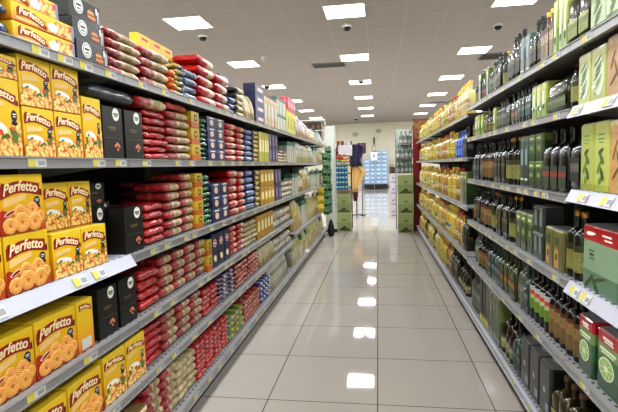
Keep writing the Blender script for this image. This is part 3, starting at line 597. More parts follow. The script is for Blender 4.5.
LZ = [.14, .445, .69, .956, 1.325, 1.64]; RZ = [.12, .505, .82, 1.145, 1.465, 1.70]; GZ = [.12, .52, .917, 1.315, 1.66]
LZF = [.14, .515, .956, 1.325, 1.64]
lb = [.67, 1.67, 2.67, 3.92, 5.17, 6.33, 7.5, 8.67]
for i in range(7):
    zs = LZ if i < 4 else LZF
    bay('left', i, lb[i], lb[i+1], [(z, 'white' if (i == 0 and abs(z-.956) < .01) else 'grey') for z in zs], 1.72)
rb = [.87, 1.87, 2.87, 3.87, 4.87, 5.87, 6.87, 7.87, 8.87]
for i in range(8):
    zs = RZ if i < 3 else GZ
    if i == 0: zs = [.12, .505, .82, 1.165, 1.47, 1.70]
    bay('right', i, rb[i], rb[i+1], [(z, 'white' if (i == 0 and k in (2, 3, 4)) else 'grey') for k, z in enumerate(zs)], 1.78)

# ------------------------------------------------------------------ filling the shelves
SHELFNAME = {'left': ['left bottom shelf', 'left fifth shelf', 'left fourth shelf', 'left third shelf', 'left second shelf', 'left top shelf'],
             'right': ['right bottom shelf', 'right fifth shelf', 'right fourth shelf', 'right third shelf', 'right second shelf', 'right top shelf'],
             'far': ['far right bottom shelf', 'far right fourth shelf', 'far right third shelf', 'far right second shelf', 'far right top shelf']}
LABELS = set()
def uniq(s):
    assert s not in LABELS or True
    LABELS.add(s); return s
def row(side, shelf, z, segs, prev, X=None, jit=.004, depth2=False):
    """segs: (px0, px1, proto key, columns, levels, total height, short look, noun[, options])"""
    s = -1 if side == 'left' else 1
    X0 = X if X is not None else (FL-.025 if s < 0 else FR+.025)
    rz = LR if s < 0 else RR
    for seg in segs:
        px0, px1, key, cols, lv, H, look, noun = seg[:8]
        op = seg[8] if len(seg) > 8 else {}
        pr = P[key]; inset = op.get('in', 0); dz = op.get('dz', 0); X1 = X0+s*inset
        zz = z+dz+H/2
        ya, yb = along(px0, X1, zz), along(px1, X1, zz)
        ya, yb = min(ya, yb), max(ya, yb)
        if 'y' in op: ya, yb = op['y']
        wd = (yb-ya)/cols; hh = H/lv
        past = op.get('prev', prev)
        for c in range(cols):
            stackj = R(-jit, jit)
            top = lv - (1 if (lv > 3 and random.random() < .3 and not op.get('full')) else 0)
            bag = isinstance(pr.me, list)
            for l in range(top):
                W = wd*.965; D = min(pr.dims[1]*(1 if hh > .02 else 1), .2)
                jy = R(-jit, jit)*(1.6 if bag and lv > 1 else .4); jr = R(-.055, .055) if (bag and lv > 1) else R(-.012, .012)
                x = X1+s*(abs(stackj)+R(0, jit)*(2.4 if bag else .6)+.004)
                y = ya+(c+.5)*wd+jy*.5
                place = SHELFNAME['far' if side == 'far' else side][shelf]
                if lv == 1:
                    lab = '%s, %s past the %s, %s' % (look, ORD[c] if cols > 1 else 'just', past, place)
                else:
                    st = ('%s stack past the %s' % (ORD[c], past)) if cols > 1 else 'stack past the %s' % past
                    lab = '%s, %s up, %s, %s' % (look, ORD[l], st, place)
                lab += op.get('suf', '')
                assert 4 <= len(lab.split()) <= 16, lab
                assert lab not in LABELS, lab
                LABELS.add(lab)
                if side == 'left' or side == 'right' or side == 'far':
                    zb = z+dz+.0008+l*hh
                spawn(pr, (x, y, zb), rz+jr, lab, '%s on the %s' % (noun, place), (W, D, hh*(.985 if lv > 1 else 1)))
        if 'prev' not in op and not op.get('keep'): prev = noun
def runs(side, shelf, z, px0, px1, kinds, wid, seed, inset=0, rmin=1, rmax=4):
    """a mixed stretch of goods: short runs of one kind after another; kinds = (key, height, look, noun)"""
    rnd = random.Random(seed); s = -1 if side == 'left' else 1
    X1 = (FL-.025 if s < 0 else FR+.025)+s*inset; y, ye = sorted((along(px0, X1, z+.12), along(px1, X1, z+.12)))
    place = SHELFNAME['far' if side == 'far' else side][shelf]; rz = LR if s < 0 else RR; last = None
    while y < ye-wid*.6:
        kd = rnd.choice([k for k in kinds if k is not last]); last = kd; key, H, look, noun = kd
        for _ in range(rnd.randint(rmin, rmax)):
            w_ = wid*rnd.uniform(.92, 1.1)*(P[key].dims[0]/.085 if side == 'far' else 1)
            if y+w_ > ye: break
            COUNT[(place, look)] = COUNT.get((place, look), 0)+1
            lab = '%s, %s such %s from near end, %s' % (look, ORD[COUNT[(place, look)]-1], noun, place)
            assert lab not in LABELS and 4 <= len(lab.split()) <= 16, lab
            LABELS.add(lab)
            W_ = min(w_*.93, P[key].dims[0]*1.25)
            spawn(P[key], (X1+s*(rnd.uniform(.002, .014)), y+w_/2, z+.0008), rz+rnd.uniform(-.06, .06), lab, '%s on the %s' % (look, place), (W_, P[key].dims[1], H*rnd.uniform(.985, 1.0)))
            y += w_
        else: continue
        break
COUNT = {}
def rL(*a, **k): row('left', *a, **k)
G = {'full': 1}
def one(key, side, x_in, ya, yb, z, label, group, H=None, D=None, rz=0):
    s = -1 if side == 'left' else 1; pr = P[key]
    assert label not in LABELS, label
    assert 4 <= len(label.split()) <= 16, label
    LABELS.add(label)
    X = (FL if s < 0 else FR)+s*x_in
    return spawn(pr, (X, (ya+yb)/2, z+.0008), (LR if s < 0 else RR)+rz, label, group, (yb-ya-.002, D or pr.dims[1], H or pr.dims[2]))

# ---- left near bay: yellow pasta boxes and black boxes, set by hand
g = 'yellow pasta boxes with red ribbon'
# top shelf
for k in range(2):
    one('perflong', 'left', .02, 1.155, 1.415, 1.64+k*.052, 'long flat yellow pasta box, %s one of the two, left top shelf' % ('lower', 'upper')[k], g)
    one('bluewhite', 'left', .02, .93, 1.150, 1.64+k*.052, 'navy and white packet beside the long yellow boxes, %s one, left top shelf' % ('lower', 'upper')[k], 'navy and white packets')
one('perflong', 'left', .03, 1.10, 1.36, 1.64+2*.052, 'long flat yellow pasta box lying crooked on top of two others, left top shelf', g)
for k in range(3):
    one('blackflat', 'left', .02+.01*k, 1.425, 1.605, 1.64+k*.0735, 'flat black lasagna box, %s of three, left top shelf' % ('bottom', 'middle', 'top')[k], 'flat black lasagna boxes')
one('blackflat', 'left', .13, 1.26, 1.42, 1.64, 'flat black box half hidden behind the long yellow boxes', 'flat black lasagna boxes')
one('blackflat', 'left', .14, 1.26, 1.42, 1.7135, 'flat black box stacked behind the long yellow boxes, upper one', 'flat black lasagna boxes')
# second shelf
def pf(key, ya, yb, z, label, H=None, i=.025, D=None, rz=0): return one(key, 'left', i, ya, yb, z, label, g, H, D, rz)
z = 1.325
pf('perftall', .89, 1.025, z, 'tall yellow pasta box nearest the camera, left second shelf')
pf('perftall', 1.03, 1.165, z, 'tall yellow pasta box standing left of the stacked pairs, left second shelf')
pf('perf', 1.03, 1.165, z+.2065, 'squat yellow box lying across the tall pasta box, left second shelf', H=.06)
pf('perf', 1.172, 1.298, z, 'yellow pasta box, lower one of the first pair, left second shelf')
pf('perf', 1.168, 1.296, z+.1415, 'yellow pasta box, upper one of the first pair, left second shelf')
pf('perf', 1.302, 1.432, z, 'yellow pasta box, lower one of the second pair, left second shelf')
pf('perf', 1.300, 1.430, z+.1415, 'yellow pasta box, upper one of the second pair, left second shelf')
pf('perftall', 1.440, 1.545, z, 'tall narrow yellow pasta box beside the black boxes, left second shelf')
gb = 'black pasta boxes with a round white badge'
one('black', 'left', .025, 1.552, 1.685, z, 'tall black pasta box beside the yellow ones, left second shelf', gb, H=.19)
one('black', 'left', .025, 1.700, 1.838, z, 'tall black pasta box beside the red packets, left second shelf', gb, H=.19)
one('darkbag', 'left', .03, 1.50, 1.80, z+.2065, 'dark grey bag lying across the black boxes, left second shelf', 'packets lying on stacks', H=.06)
one('rc', 'left', .02, 1.81, 2.08, z+.218, 'cream and red packet lying on the red stack, left second shelf', 'packets lying on stacks', H=.05)
one('streak', 'left', .03, 2.09, 2.34, z+.243, 'glossy red bag lying on the red cream packets, left second shelf', 'packets lying on stacks', H=.036)
# third shelf (white)
z = .956
pf('nest', .900, 1.066, z, 'yellow nest pasta box at the photo edge, lower one, left third shelf')
pf('nest', .895, 1.061, z+.1615, 'yellow nest pasta box at the photo edge, upper one, left third shelf')
pf('nest', 1.070, 1.236, z, 'big yellow nest pasta box, lower one of the full pair, left third shelf')
pf('nest', 1.066, 1.230, z+.1615, 'big yellow nest pasta box, upper one of the full pair, left third shelf')
pf('perf', 1.252, 1.390, z, 'small yellow pasta box beside the nest boxes, lower row, left third shelf')
pf('perf', 1.392, 1.530, z, 'small yellow pasta box nearest the black boxes, lower row, left third shelf')
pf('perf', 1.29, 1.41, z+.1415, 'small yellow pasta box set back on the first one, left third shelf', H=.15, i=.075)
pf('perf', 1.412, 1.53, z+.1415, 'small yellow pasta box set back on the second one, left third shelf', H=.15, i=.075)
one('black', 'left', .025, 1.66, 1.80, z, 'black pasta box standing at the white shelf corner, left third shelf', gb, H=.18, D=.14)
one('black', 'left', .10, 1.545, 1.655, z, 'black pasta box set back beside the small yellow boxes, left third shelf', gb, H=.19)
one('black', 'left', .10, 1.545, 1.655, z+.191, 'black pasta box stacked high at the back, left third shelf', gb, H=.09)
one('black', 'left', .17, 1.66, 1.80, z, 'black pasta box behind the corner one, left third shelf', gb, H=.2)
# fourth shelf
z = .69
pf('nest', .83, .985, z, 'nest pasta box cut off by the photo edge, left fourth shelf')
pf('nest', .988, 1.148, z, 'first whole nest pasta box from the near end, left fourth shelf', H=.165)
pf('nest', 1.152, 1.334, z, 'second whole nest pasta box from the near end, left fourth shelf', H=.168)
pf('perfside', 1.338, 1.425, z, 'yellow box turned sideways with a white panel, left fourth shelf', H=.17)
one('black', 'left', .025, 1.455, 1.575, z, 'black pasta box beside the sideways yellow box, left fourth shelf', gb, H=.178)
one('black', 'left', .025, 1.590, 1.715, z, 'black pasta box beside the glossy red bags, left fourth shelf', gb, H=.178)
# fifth shelf
z = .445
pf('nest', .93, 1.085, z, 'nest pasta box nearest the camera, left fifth shelf', H=.155)
pf('nest', 1.09, 1.265, z, 'first full nest pasta box, left fifth shelf', H=.16)
pf('nest', 1.27, 1.448, z, 'second full nest pasta box beside the tall ones, left fifth shelf', H=.165)
pf('perftall', 1.460, 1.605, z, 'tall penne pasta box, nearer of two, left fifth shelf', H=.178)
pf('perftall', 1.610, 1.755, z, 'tall penne pasta box, farther of two, left fifth shelf', H=.178)
# bottom shelf
z = .14
pf('nest', 1.20, 1.37, z, 'nest pasta box under the tall penne boxes, left bottom shelf', H=.16)
pf('nest', 1.375, 1.55, z, 'last nest pasta box before the flat carton, left bottom shelf', H=.16)

def E_(**k): return k
# ---- left rack, top shelf
rL(5, 1.64, [
    (107, 144, 'rc', 1, 5, .175, 'cream red spaghetti packet', 'spaghetti packets'),
    (144, 173, 'rc', 1, 4, .175, 'plump cream spaghetti packet', 'plump packets', {'full': 1}),
    (173, 178, 'orangep', 1, 4, .12, 'small orange packet', 'orange packets'),
    (178, 187, 'ggold', 1, 6, .165, 'green gold packet', 'green packets', G),
    (187, 200, 'greyblue', 1, 4, .16, 'grey blue bag', 'grey bags', G),
    (200, 217, 'redbig', 1, 5, .28, 'red macaroni packet', 'red packets', G),
    (217, 231, 'redbig', 1, 4, .23, 'smaller stack red packet', 'red macaroni', G),
    (231, 237, 'bluep', 1, 4, .16, 'blue packet', 'blue packets'),
    (237, 246, 'tanblack', 1, 5, .21, 'tan black packet', 'tan packets', G),
    (246, 256, 'creambag', 3, 1, .20, 'cream standing bag', 'cream bags'),
    (256, 265, 'navybox', 1, 4, .32, 'dark blue box', 'dark blue boxes', G),
    (265, 278, 'creambox', 4, 1, .28, 'cream pasta box with red stripe', 'cream boxes'),
    (278, 287, 'whitegreen', 3, 2, .33, 'white green box', 'white green boxes', G),
    (288, 296, 'yeltall', 3, 1, .25, 'lemon yellow box', 'lemon boxes'),
    (288, 296, 'redupper', 3, 1, .15, 'crimson box on a lemon yellow box', 'crimson boxes', {'dz': .252}),
    ], 'black boxes')
runs('left', 5, 1.64, 297, 310, [('pinkbag', .27, 'pink white bag', 'bag'), ('clear', .25, 'clear pasta bag', 'bag'), ('creambox', .24, 'cream striped box', 'box'), ('pinkbag', .22, 'short pink bag', 'bag')], .12, 15)
runs('left', 5, 1.64, 310, 323.5, [('tealbag', .22, 'teal white bag', 'bag'), ('yelwhite', .19, 'yellow white bag', 'bag'), ('whitegreen', .2, 'white green box', 'box')], .12, 16)
one('navybox', 'left', .20, 3.35, 3.6, 1.64, 'dark blue box behind the tan packets, lowest, left top shelf', 'dark blue boxes at the back', H=.16)
one('navybox', 'left', .20, 3.35, 3.6, 1.801, 'dark blue box behind the tan packets, topmost, left top shelf', 'dark blue boxes at the back', H=.17)
# bright yellow boxes standing in the back row
for k in range(3):
    ya0 = along(138, FL-.20, 1.85); yb0 = along(173, FL-.20, 1.85); pw = (yb0-ya0)/3; ya = ya0+k*pw
    one('rc', 'left', .20, ya, ya+pw, 1.64, 'red packet supporting the %s bright yellow box, left top shelf' % ORD[k], 'packets behind', H=.10, D=.14)
    one('yellowtop', 'left', .20, ya, ya+pw, 1.7405, 'bright yellow box standing above the cream packets, %s of three' % ORD[k], 'bright yellow boxes', H=.205, D=.04)
# ---- second shelf
rL(4, 1.325, [
    (146, 170, 'streak', 1, 7, .215, 'glossy red bag', 'glossy bags', G),
    (170, 193, 'rc', 1, 6, .24, 'red cream packet', 'red cream packets', G),
    (193, 201, 'yelorange', 1, 3, .262, 'yellow orange box', 'yellow boxes'),
    (201, 209, 'greenp', 1, 9, .24, 'shiny green packet', 'green packets', G),
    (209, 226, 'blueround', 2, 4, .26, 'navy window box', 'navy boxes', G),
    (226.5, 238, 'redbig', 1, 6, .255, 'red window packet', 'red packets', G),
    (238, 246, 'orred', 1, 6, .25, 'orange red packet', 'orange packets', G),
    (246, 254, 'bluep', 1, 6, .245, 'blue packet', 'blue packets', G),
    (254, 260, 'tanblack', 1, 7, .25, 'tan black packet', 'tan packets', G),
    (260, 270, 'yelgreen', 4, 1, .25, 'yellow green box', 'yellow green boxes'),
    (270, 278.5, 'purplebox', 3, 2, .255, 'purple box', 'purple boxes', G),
    (279, 288, 'creams', 3, 4, .12, 'small cream packet', 'cream packets'),
    (279, 288, 'creambox', 4, 1, .22, 'cream box standing behind low packets', 'tall cream boxes', {'in': .19}),
    ], 'black boxes')
runs('left', 4, 1.325, 288.5, 324, [('clear', 0.26, 'clear pasta bag', 'bag'), ('yelwhite', 0.24, 'yellow white pasta bag', 'bag'), ('palebag', 0.25, 'pale tall pasta bag', 'bag'), ('whitegreen', 0.23, 'white green pasta box', 'box'), ('creambag', 0.19, 'cream standing pasta bag', 'bag')], .12, 11)
# ---- third shelf
rL(3, .956, [
    (147, 168, 'streak', 1, 5, .18, 'glossy red bag', 'glossy bags', G),
    (168, 184, 'rc', 1, 6, .26, 'cream spaghetti packet', 'spaghetti packets', G),
    (184, 196, 'rc', 1, 7, .305, 'red cream packet', 'red cream packets', G),
    (196.5, 204, 'yelorange', 1, 4, .30, 'yellow orange box', 'yellow boxes', G),
    (205, 213, 'greenp', 1, 9, .29, 'shiny green packet', 'green packets', G),
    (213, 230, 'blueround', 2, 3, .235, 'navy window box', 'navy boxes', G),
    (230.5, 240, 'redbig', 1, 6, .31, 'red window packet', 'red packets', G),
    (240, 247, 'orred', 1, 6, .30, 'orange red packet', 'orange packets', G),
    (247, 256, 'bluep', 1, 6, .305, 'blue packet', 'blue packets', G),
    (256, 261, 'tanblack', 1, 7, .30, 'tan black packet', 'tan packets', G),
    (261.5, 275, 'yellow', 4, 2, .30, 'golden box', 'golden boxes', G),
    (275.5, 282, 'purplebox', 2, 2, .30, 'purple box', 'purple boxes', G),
    (282.5, 293, 'whitebag', 2, 3, .17, 'white macaroni bag', 'white bags'),
    ], 'black boxes')
runs('left', 3, .956, 293.5, 324, [('clear', 0.3, 'clear pasta bag', 'bag'), ('yelwhite', 0.27, 'yellow white pasta bag', 'bag'), ('palebag', 0.29, 'pale tall pasta bag', 'bag'), ('whitegreen', 0.24, 'white green pasta box', 'box'), ('creambag', 0.2, 'cream standing pasta bag', 'bag')], .12, 12)
rL(3, .956, [(150, 168, 'rc', 1, 6, .27, 'back row red packet', 'packets at the back', {'in': .21, 'full': 1})], 'black boxes')
# ---- fourth shelf
rL(2, .69, [
    (143, 163, 'streak', 1, 4, .165, 'glossy red bag', 'glossy bags', G),
    (163, 188, 'rc', 2, 4, .195, 'red cream packet', 'red cream packets', G),
    (188, 208, 'rc', 2, 4, .20, 'crumpled spaghetti packet', 'spaghetti packets', G),
    (208.5, 213, 'yelorange', 1, 2, .18, 'yellow orange box', 'yellow boxes'),
    (213, 231, 'navytall', 3, 1, .20, 'tall navy box with pink logo', 'navy boxes'),
    (231.5, 246, 'redbig', 2, 5, .20, 'red window packet', 'red packets', G),
    (246, 258, 'creams', 3, 5, .18, 'small cream packet', 'cream packets'),
    (258, 274, 'yellow', 5, 1, .19, 'golden box', 'golden boxes'),
    (274.5, 292, 'whitebag', 3, 2, .16, 'white macaroni bag', 'white bags'),
    ], 'black boxes')
# ---- fifth shelf
rL(1, .445, [
    (147, 165, 'streak', 1, 5, .17, 'red striped bag', 'red bags', G),
    (165, 205, 'rc', 3, 4, .175, 'red cream packet', 'red cream packets', G),
    (205, 221, 'redlong', 2, 5, .15, 'long red packet', 'long red packets', G),
    (221, 237, 'purple', 2, 6, .16, 'purple packet', 'purple packets', G),
    (237, 261, 'redtan', 4, 5, .165, 'red tan packet', 'red tan packets', G),
    (261, 276, 'creambag', 5, 1, .17, 'cream standing bag', 'cream bags'),
    (276, 292, 'whitebag', 3, 2, .14, 'white macaroni bag', 'white bags'),
    ], 'penne boxes')
runs('left', 1, .515, 295, 324, [('clear', 0.34, 'clear pasta bag', 'bag'), ('yelwhite', 0.36, 'yellow white pasta bag', 'bag'), ('palebag', 0.36, 'pale tall pasta bag', 'bag'), ('whitegreen', 0.32, 'white green pasta box', 'box'), ('creambag', 0.3, 'cream standing pasta bag', 'bag')], .115, 13)
# ---- bottom shelf
rL(0, .14, [
    (128, 150, 'flatcarton', 1, 3, .17, 'tan tray box', 'tray boxes', G),
    (150, 180, 'rc', 2, 5, .22, 'red cream packet', 'red cream packets', G),
    (180, 199, 'creams', 2, 5, .19, 'cream packet', 'cream packets', G),
    (199, 231, 'redlong', 4, 7, .19, 'long red packet', 'long red packets', G),
    (231, 246, 'greenyel', 3, 4, .16, 'green yellow packet', 'green packets', G),
    (246, 262, 'redtan', 4, 5, .165, 'red tan packet', 'red tan packets', G),
    (262, 272, 'bluewhite', 4, 4, .18, 'blue white packet', 'blue packets', G),
    (272, 289, 'clear', 9, 1, .22, 'clear pasta bag', 'clear bags'),
    ], 'nest boxes')
runs('left', 0, .14, 293.5, 324, [('clear', 0.28, 'clear pasta bag', 'bag'), ('yelwhite', 0.3, 'yellow white pasta bag', 'bag'), ('palebag', 0.31, 'pale tall pasta bag', 'bag'), ('whitegreen', 0.27, 'white green pasta box', 'box'), ('creambag', 0.26, 'cream standing pasta bag', 'bag')], .115, 14)

# ---- right rack
def rR(*a, **k): row('right', *a, **k)
rR(5, 1.70, [
    (640, 604, 'greenwhite', 2, 1, .22, 'green and white leaf tin', 'leaf tins', {'prev': 'photo edge'}),
    (604, 588, 'greenwhite', 1, 1, .165, 'short pale green leaf tin', 'leaf tins'),
    (588, 566, 'bigdk', 2, 1, .27, 'large dark oil bottle', 'large bottles'),
    (566, 552, 'limesm', 3, 1, .225, 'slim lime green tin', 'lime tins'),
    (552, 539, 'yelcap', 3, 1, .225, 'yellow capped brown bottle', 'yellow caps'),
    (539, 528, 'dk', 3, 1, .24, 'black capped dark bottle', 'black caps'),
    (528, 519, 'tealtin', 2, 1, .19, 'teal oil box', 'teal boxes'),
    ], 'lime tins')
runs('right', 5, 1.70, 519, 503, [('dks', .25, 'silver labelled dark bottle', 'bottle'), ('teal', .22, 'teal glass bottle', 'bottle'), ('dk', .26, 'dark olive oil bottle', 'bottle')], .08, 24)
runs('right', 5, 1.70, 503, 471.5, [('pinky', .22, 'pink labelled small bottle', 'bottle'), ('clearg', .22, 'small pale glass bottle', 'bottle'), ('dk', .23, 'short dark oil bottle', 'bottle'), ('dkg', .22, 'small gold labelled bottle', 'bottle'), ('greentin', .2, 'dark green oil tin', 'tin')], .08, 25)
rR(4, 1.47, [
    (640, 604, 'tan', 2, 1, .19, 'tan branch patterned oil tin', 'tan tins', {'prev': 'photo edge'}),
    (604, 575, 'limebig', 2, 1, .18, 'lime green tin with silver panel', 'lime tins', {'prev': 'tan tins'}),
    (575, 566, 'dkg', 1, 1, .19, 'slim dark bottle with gold label', 'lime tins', {'prev': 'lime tins'}),
    (566, 545, 'jug', 1, 1, .199, 'large green oil jug', 'oil jug', {'prev': 'lime tins'}),
    (545, 530, 'limesm', 3, 1, .15, 'small lime tin', 'small lime tins', {'prev': 'oil jug'}),
    (530, 517, 'teal', 4, 1, .19, 'teal glass bottle', 'teal bottles', {'prev': 'small lime tins'}),
    ], 'photo edge')
runs('right', 4, 1.465, 517, 503, [('dko', .195, 'orange labelled bottle', 'bottle'), ('dk', .19, 'dark olive oil bottle', 'bottle')], .075, 26)
runs('right', 4, 1.465, 503, 471.5, [('goldsmall', .165, 'gold capped small bottle', 'bottle'), ('goldsmall', .14, 'short gold capped bottle', 'bottle'), ('limesm', .15, 'small lime green tin', 'tin'), ('clearg', .18, 'pale glass bottle', 'bottle')], .065, 27)
rR(3, 1.165, [
    (640, 606, 'tan', 2, 1, .23, 'tan patterned oil tin', 'tan tins', {'prev': 'photo edge'}),
    (606, 578, 'limeart', 2, 1, .235, 'lime tin with olive branch print', 'branch tins', {'prev': 'tan tins'}),
    (578, 568, 'dks', 1, 1, .23, 'black bottle in shade', 'black bottle', {'prev': 'branch tins'}),
    ], 'photo edge')
rR(3, 1.145, [
    (565, 541, 'dkr', 3, 1, .265, 'dark bottle with red patch', 'red patch bottles'),
    (541, 527, 'greentin', 2, 2, .255, 'green oil tin', 'green tins', G),
    (527, 518, 'tealtin', 2, 1, .25, 'teal oil box', 'teal boxes'),
    ], 'black bottle')
runs('right', 3, 1.145, 518, 471.5, [('dk', 0.265, 'dark olive oil bottle', 'bottle'), ('dks', 0.25705, 'silver labelled dark bottle', 'bottle'), ('dkg', 0.265, 'gold labelled dark bottle', 'bottle'), ('dkt', 0.2491, 'tan labelled dark bottle', 'bottle'), ('teal', 0.2385, 'teal glass bottle', 'bottle'), ('dko', 0.24645, 'orange labelled bottle', 'bottle'), ('clearg', 0.2597, 'pale glass bottle', 'bottle'), ('dkt', 0.2173, 'short tan labelled bottle', 'bottle')], .075, 21)
rR(2, .82, [
    (640, 617, 'tan', 1, 1, .13, 'short tan oil tin', 'short tin', {'prev': 'photo edge'}),
    (617, 580, 'redtop', 1, 1, .225, 'pale green tin with red band', 'red band tin', {'prev': 'short tin'}),
    (577, 562, 'dkg', 2, 1, .26, 'dark bottle with yellow label', 'yellow labels', {'prev': 'red band tin'}),
    (561, 543, 'olivetin', 2, 1, .165, 'olive tin with amber panel', 'olive tins', {'prev': 'yellow labels'}),
    (542, 531, 'darktin', 2, 2, .245, 'dark lettered tin', 'lettered tins', {'prev': 'olive tins', 'full': 1}),
    (531, 514, 'greentin', 3, 1, .19, 'dark green oil tin', 'green tins', {'prev': 'lettered tins'}),
    ], 'photo edge')
runs('right', 2, .82, 514, 471.5, [('dk', 0.265, 'dark olive oil bottle', 'bottle'), ('dks', 0.25705, 'silver labelled dark bottle', 'bottle'), ('dkg', 0.265, 'gold labelled dark bottle', 'bottle'), ('dkt', 0.2491, 'tan labelled dark bottle', 'bottle'), ('teal', 0.2385, 'teal glass bottle', 'bottle'), ('dko', 0.24645, 'orange labelled bottle', 'bottle'), ('clearg', 0.2597, 'pale glass bottle', 'bottle'), ('dkt', 0.2173, 'short tan labelled bottle', 'bottle')], .075, 22)
rR(1, .505, [
    (640, 618.5, 'lime_red', 1, 1, .205, 'green tin with lime slice', 'lime slice tins', {'prev': 'photo edge'}),
    (617.5, 594.5, 'lime_red', 1, 1, .205, 'large lime slice tin', 'slice tins', {'prev': 'first lime slice tin'}),
    (591, 576.5, 'lime_red', 1, 1, .205, 'lime slice tin beside tan labelled bottles', 'slice tins', {'prev': 'large tin'}),
    (576, 556, 'dkt', 3, 1, .25, 'tan labelled dark bottle', 'tan labels', {'prev': 'slice tins'}),
    (556, 546, 'dkt', 2, 1, .25, 'brown labelled dark bottle', 'tan labels', {'prev': 'first tan labels'}),
    (546, 527, 'dkv', 4, 1, .26, 'dark bottle with vegetable label', 'vegetable labels', {'prev': 'tan labels'}),
    ], 'photo edge')
runs('right', 1, .505, 527, 471.5, [('dk', 0.262, 'dark olive oil bottle', 'bottle'), ('dks', 0.25414, 'silver labelled dark bottle', 'bottle'), ('dkg', 0.262, 'gold labelled dark bottle', 'bottle'), ('dkt', 0.24628, 'tan labelled dark bottle', 'bottle'), ('teal', 0.2358, 'teal glass bottle', 'bottle'), ('dko', 0.24366, 'orange labelled bottle', 'bottle'), ('clearg', 0.25676, 'pale glass bottle', 'bottle'), ('dkt', 0.21484, 'short tan labelled bottle', 'bottle')], .078, 23)
rR(1, .505, [(600, 580, 'whiteu', 2, 1, .25, 'white black marked box', 'back boxes', {'in': .14, 'prev': 'slice tins'}), (630, 601, 'redbox', 2, 1, .25, 'dark red oil box', 'red boxes', {'in': .14, 'prev': 'photo edge'})], 'x')
rR(0, .12, [
    (605, 570, 'whitebox', 2, 1, .15, 'white box with green circle', 'white boxes', {'prev': 'photo edge'}),
    (570, 549, 'bigdk', 3, 1, .24, 'large dark oil bottle', 'large bottles', {'prev': 'white boxes'}),
    (548, 519, 'greytin', 3, 1, .24, 'black metal oil tin', 'black tins', {'prev': 'large bottles'}),
    (519, 511, 'teal', 2, 1, .24, 'teal glass bottle', 'teal bottles', {'prev': 'black tins'}),
    (511, 499, 'roundjug', 3, 1, .27, 'round dark glass jug', 'round jugs', {'prev': 'teal bottles'}),
    (499, 486, 'tallgreen', 4, 1, .33, 'tall olive green tin', 'tall tins', {'prev': 'round jugs'}),
    (486, 479, 'yelbase', 3, 1, .33, 'black box with yellow foot', 'black boxes', {'prev': 'tall tins'}),
    (479, 470, 'clearg', 5, 1, .3, 'pale glass bottle', 'pale bottles', {'prev': 'black boxes'}),
    ], 'photo edge')
# far right bays: cooking oil
OILS = [('oil', .28, 'golden oil bottle', 'bottle'), ('oil', .25, 'short golden oil bottle', 'bottle'), ('oilg', .28, 'green capped oil bottle', 'bottle'), ('oila', .27, 'amber oil bottle', 'bottle'), ('oilp', .27, 'pale oil bottle', 'bottle'), ('oilw', .27, 'blue labelled oil bottle', 'bottle')]
def ol(f, idx): return [(OILS[i][0], OILS[i][1]*f, OILS[i][2], OILS[i][3]) for i in idx]
row('far', 4, 1.66, [(465.5, 456, 'oilp', 5, 1, .29, 'large pale oil bottle', 'pale bottles')], 'dark bottles')
runs('far', 4, 1.66, 456, 418.5, ol(1, (0, 0, 1, 2, 3, 4)), .092, 3)
row('far', 3, 1.315, [(465.5, 462, 'dks', 3, 1, .26, 'dark labelled bottle', 'dark bottles'), (462, 454, 'blueb', 3, 1, .25, 'blue plastic bottle', 'blue bottles')], 'dark bottles')
runs('far', 3, 1.315, 454, 418.5, ol(1, (0, 1, 4, 3, 5)), .094, 4)
row('far', 2, .917, [(465.5, 459, 'greentin', 3, 1, .27, 'dark green oil tin', 'green tins')], 'silver labels')
runs('far', 2, .917, 459, 418.5, ol(1.12, (5, 0, 1, 2, 3, 4)), .092, 5)
row('far', 1, .52, [(465.5, 461, 'dk', 3, 1, .29, 'dark olive oil bottle', 'dark bottles')], 'dark bottles')
runs('far', 1, .52, 461, 418.5, ol(1.12, (0, 5, 2, 3, 1)), .092, 6)
row('far', 0, .12, [(465.5, 457, 'roundjug', 4, 1, .25, 'round dark jug', 'dark jugs'), (457, 450, 'dk', 5, 1, .3, 'dark olive oil bottle', 'dark bottles')], 'pale bottles')
runs('far', 0, .12, 450, 418.5, ol(1.12, (0, 3, 4, 1))+[('dkg', .29, 'gold labelled dark bottle', 'bottle')], .092, 8)

# ------------------------------------------------------------------ room shell
def grid_mat(name, base, line, x0, y0, pitch, wx, wy, rough, crossline=None, bump=0, mottled=.06, coat=0):
    m, nt, b = newmat(name)
    tc = nt.nodes.new('ShaderNodeTexCoord'); sp = nt.nodes.new('ShaderNodeSeparateXYZ'); nt.links.new(tc.outputs['Object'], sp.inputs[0])
    def mask(o, off, w):
        a = mathn(nt, 'ADD', mathn(nt, 'DIVIDE', mathn(nt, 'SUBTRACT', o, off), pitch), 200.5)
        f = mathn(nt, 'ABSOLUTE', mathn(nt, 'SUBTRACT', mathn(nt, 'FRACT', a), .5))
        return mathn(nt, 'LESS_THAN', f, w/pitch/2)
    mx, my = mask(sp.outputs[0], x0, wx), mask(sp.outputs[1], y0, wy)
    ns = nt.nodes.new('ShaderNodeTexNoise'); ns.inputs['Scale'].default_value = 2.2; ns.inputs['Detail'].default_value = 6; nt.links.new(tc.outputs['Object'], ns.inputs['Vector'])
    c0 = mix(nt, mathn(nt, 'MULTIPLY', ns.outputs[0], mottled*4), col(base), tuple(x*.8 for x in col(base)[:3])+(1,))
    c1 = mix(nt, my, c0, col(crossline or line)); c2 = mix(nt, mx, c1, col(line))
    nt.links.new(c2, b.inputs['Base Color']); b.inputs['Roughness'].default_value = rough; b.inputs['Coat Weight'].default_value = coat
    return m, nt, b
CEIL = 3.52; X0, X1, Y0, Y1 = -7.5, 7.5, -3., 25.9
fm, nt, b = grid_mat('polished_floor_tile', (177, 170, 160), (92, 88, 80), -.02, 2.417, .6, .006, .006, .035)
b.inputs['IOR'].default_value = 1.42; b.inputs['Specular IOR Level'].default_value = .27
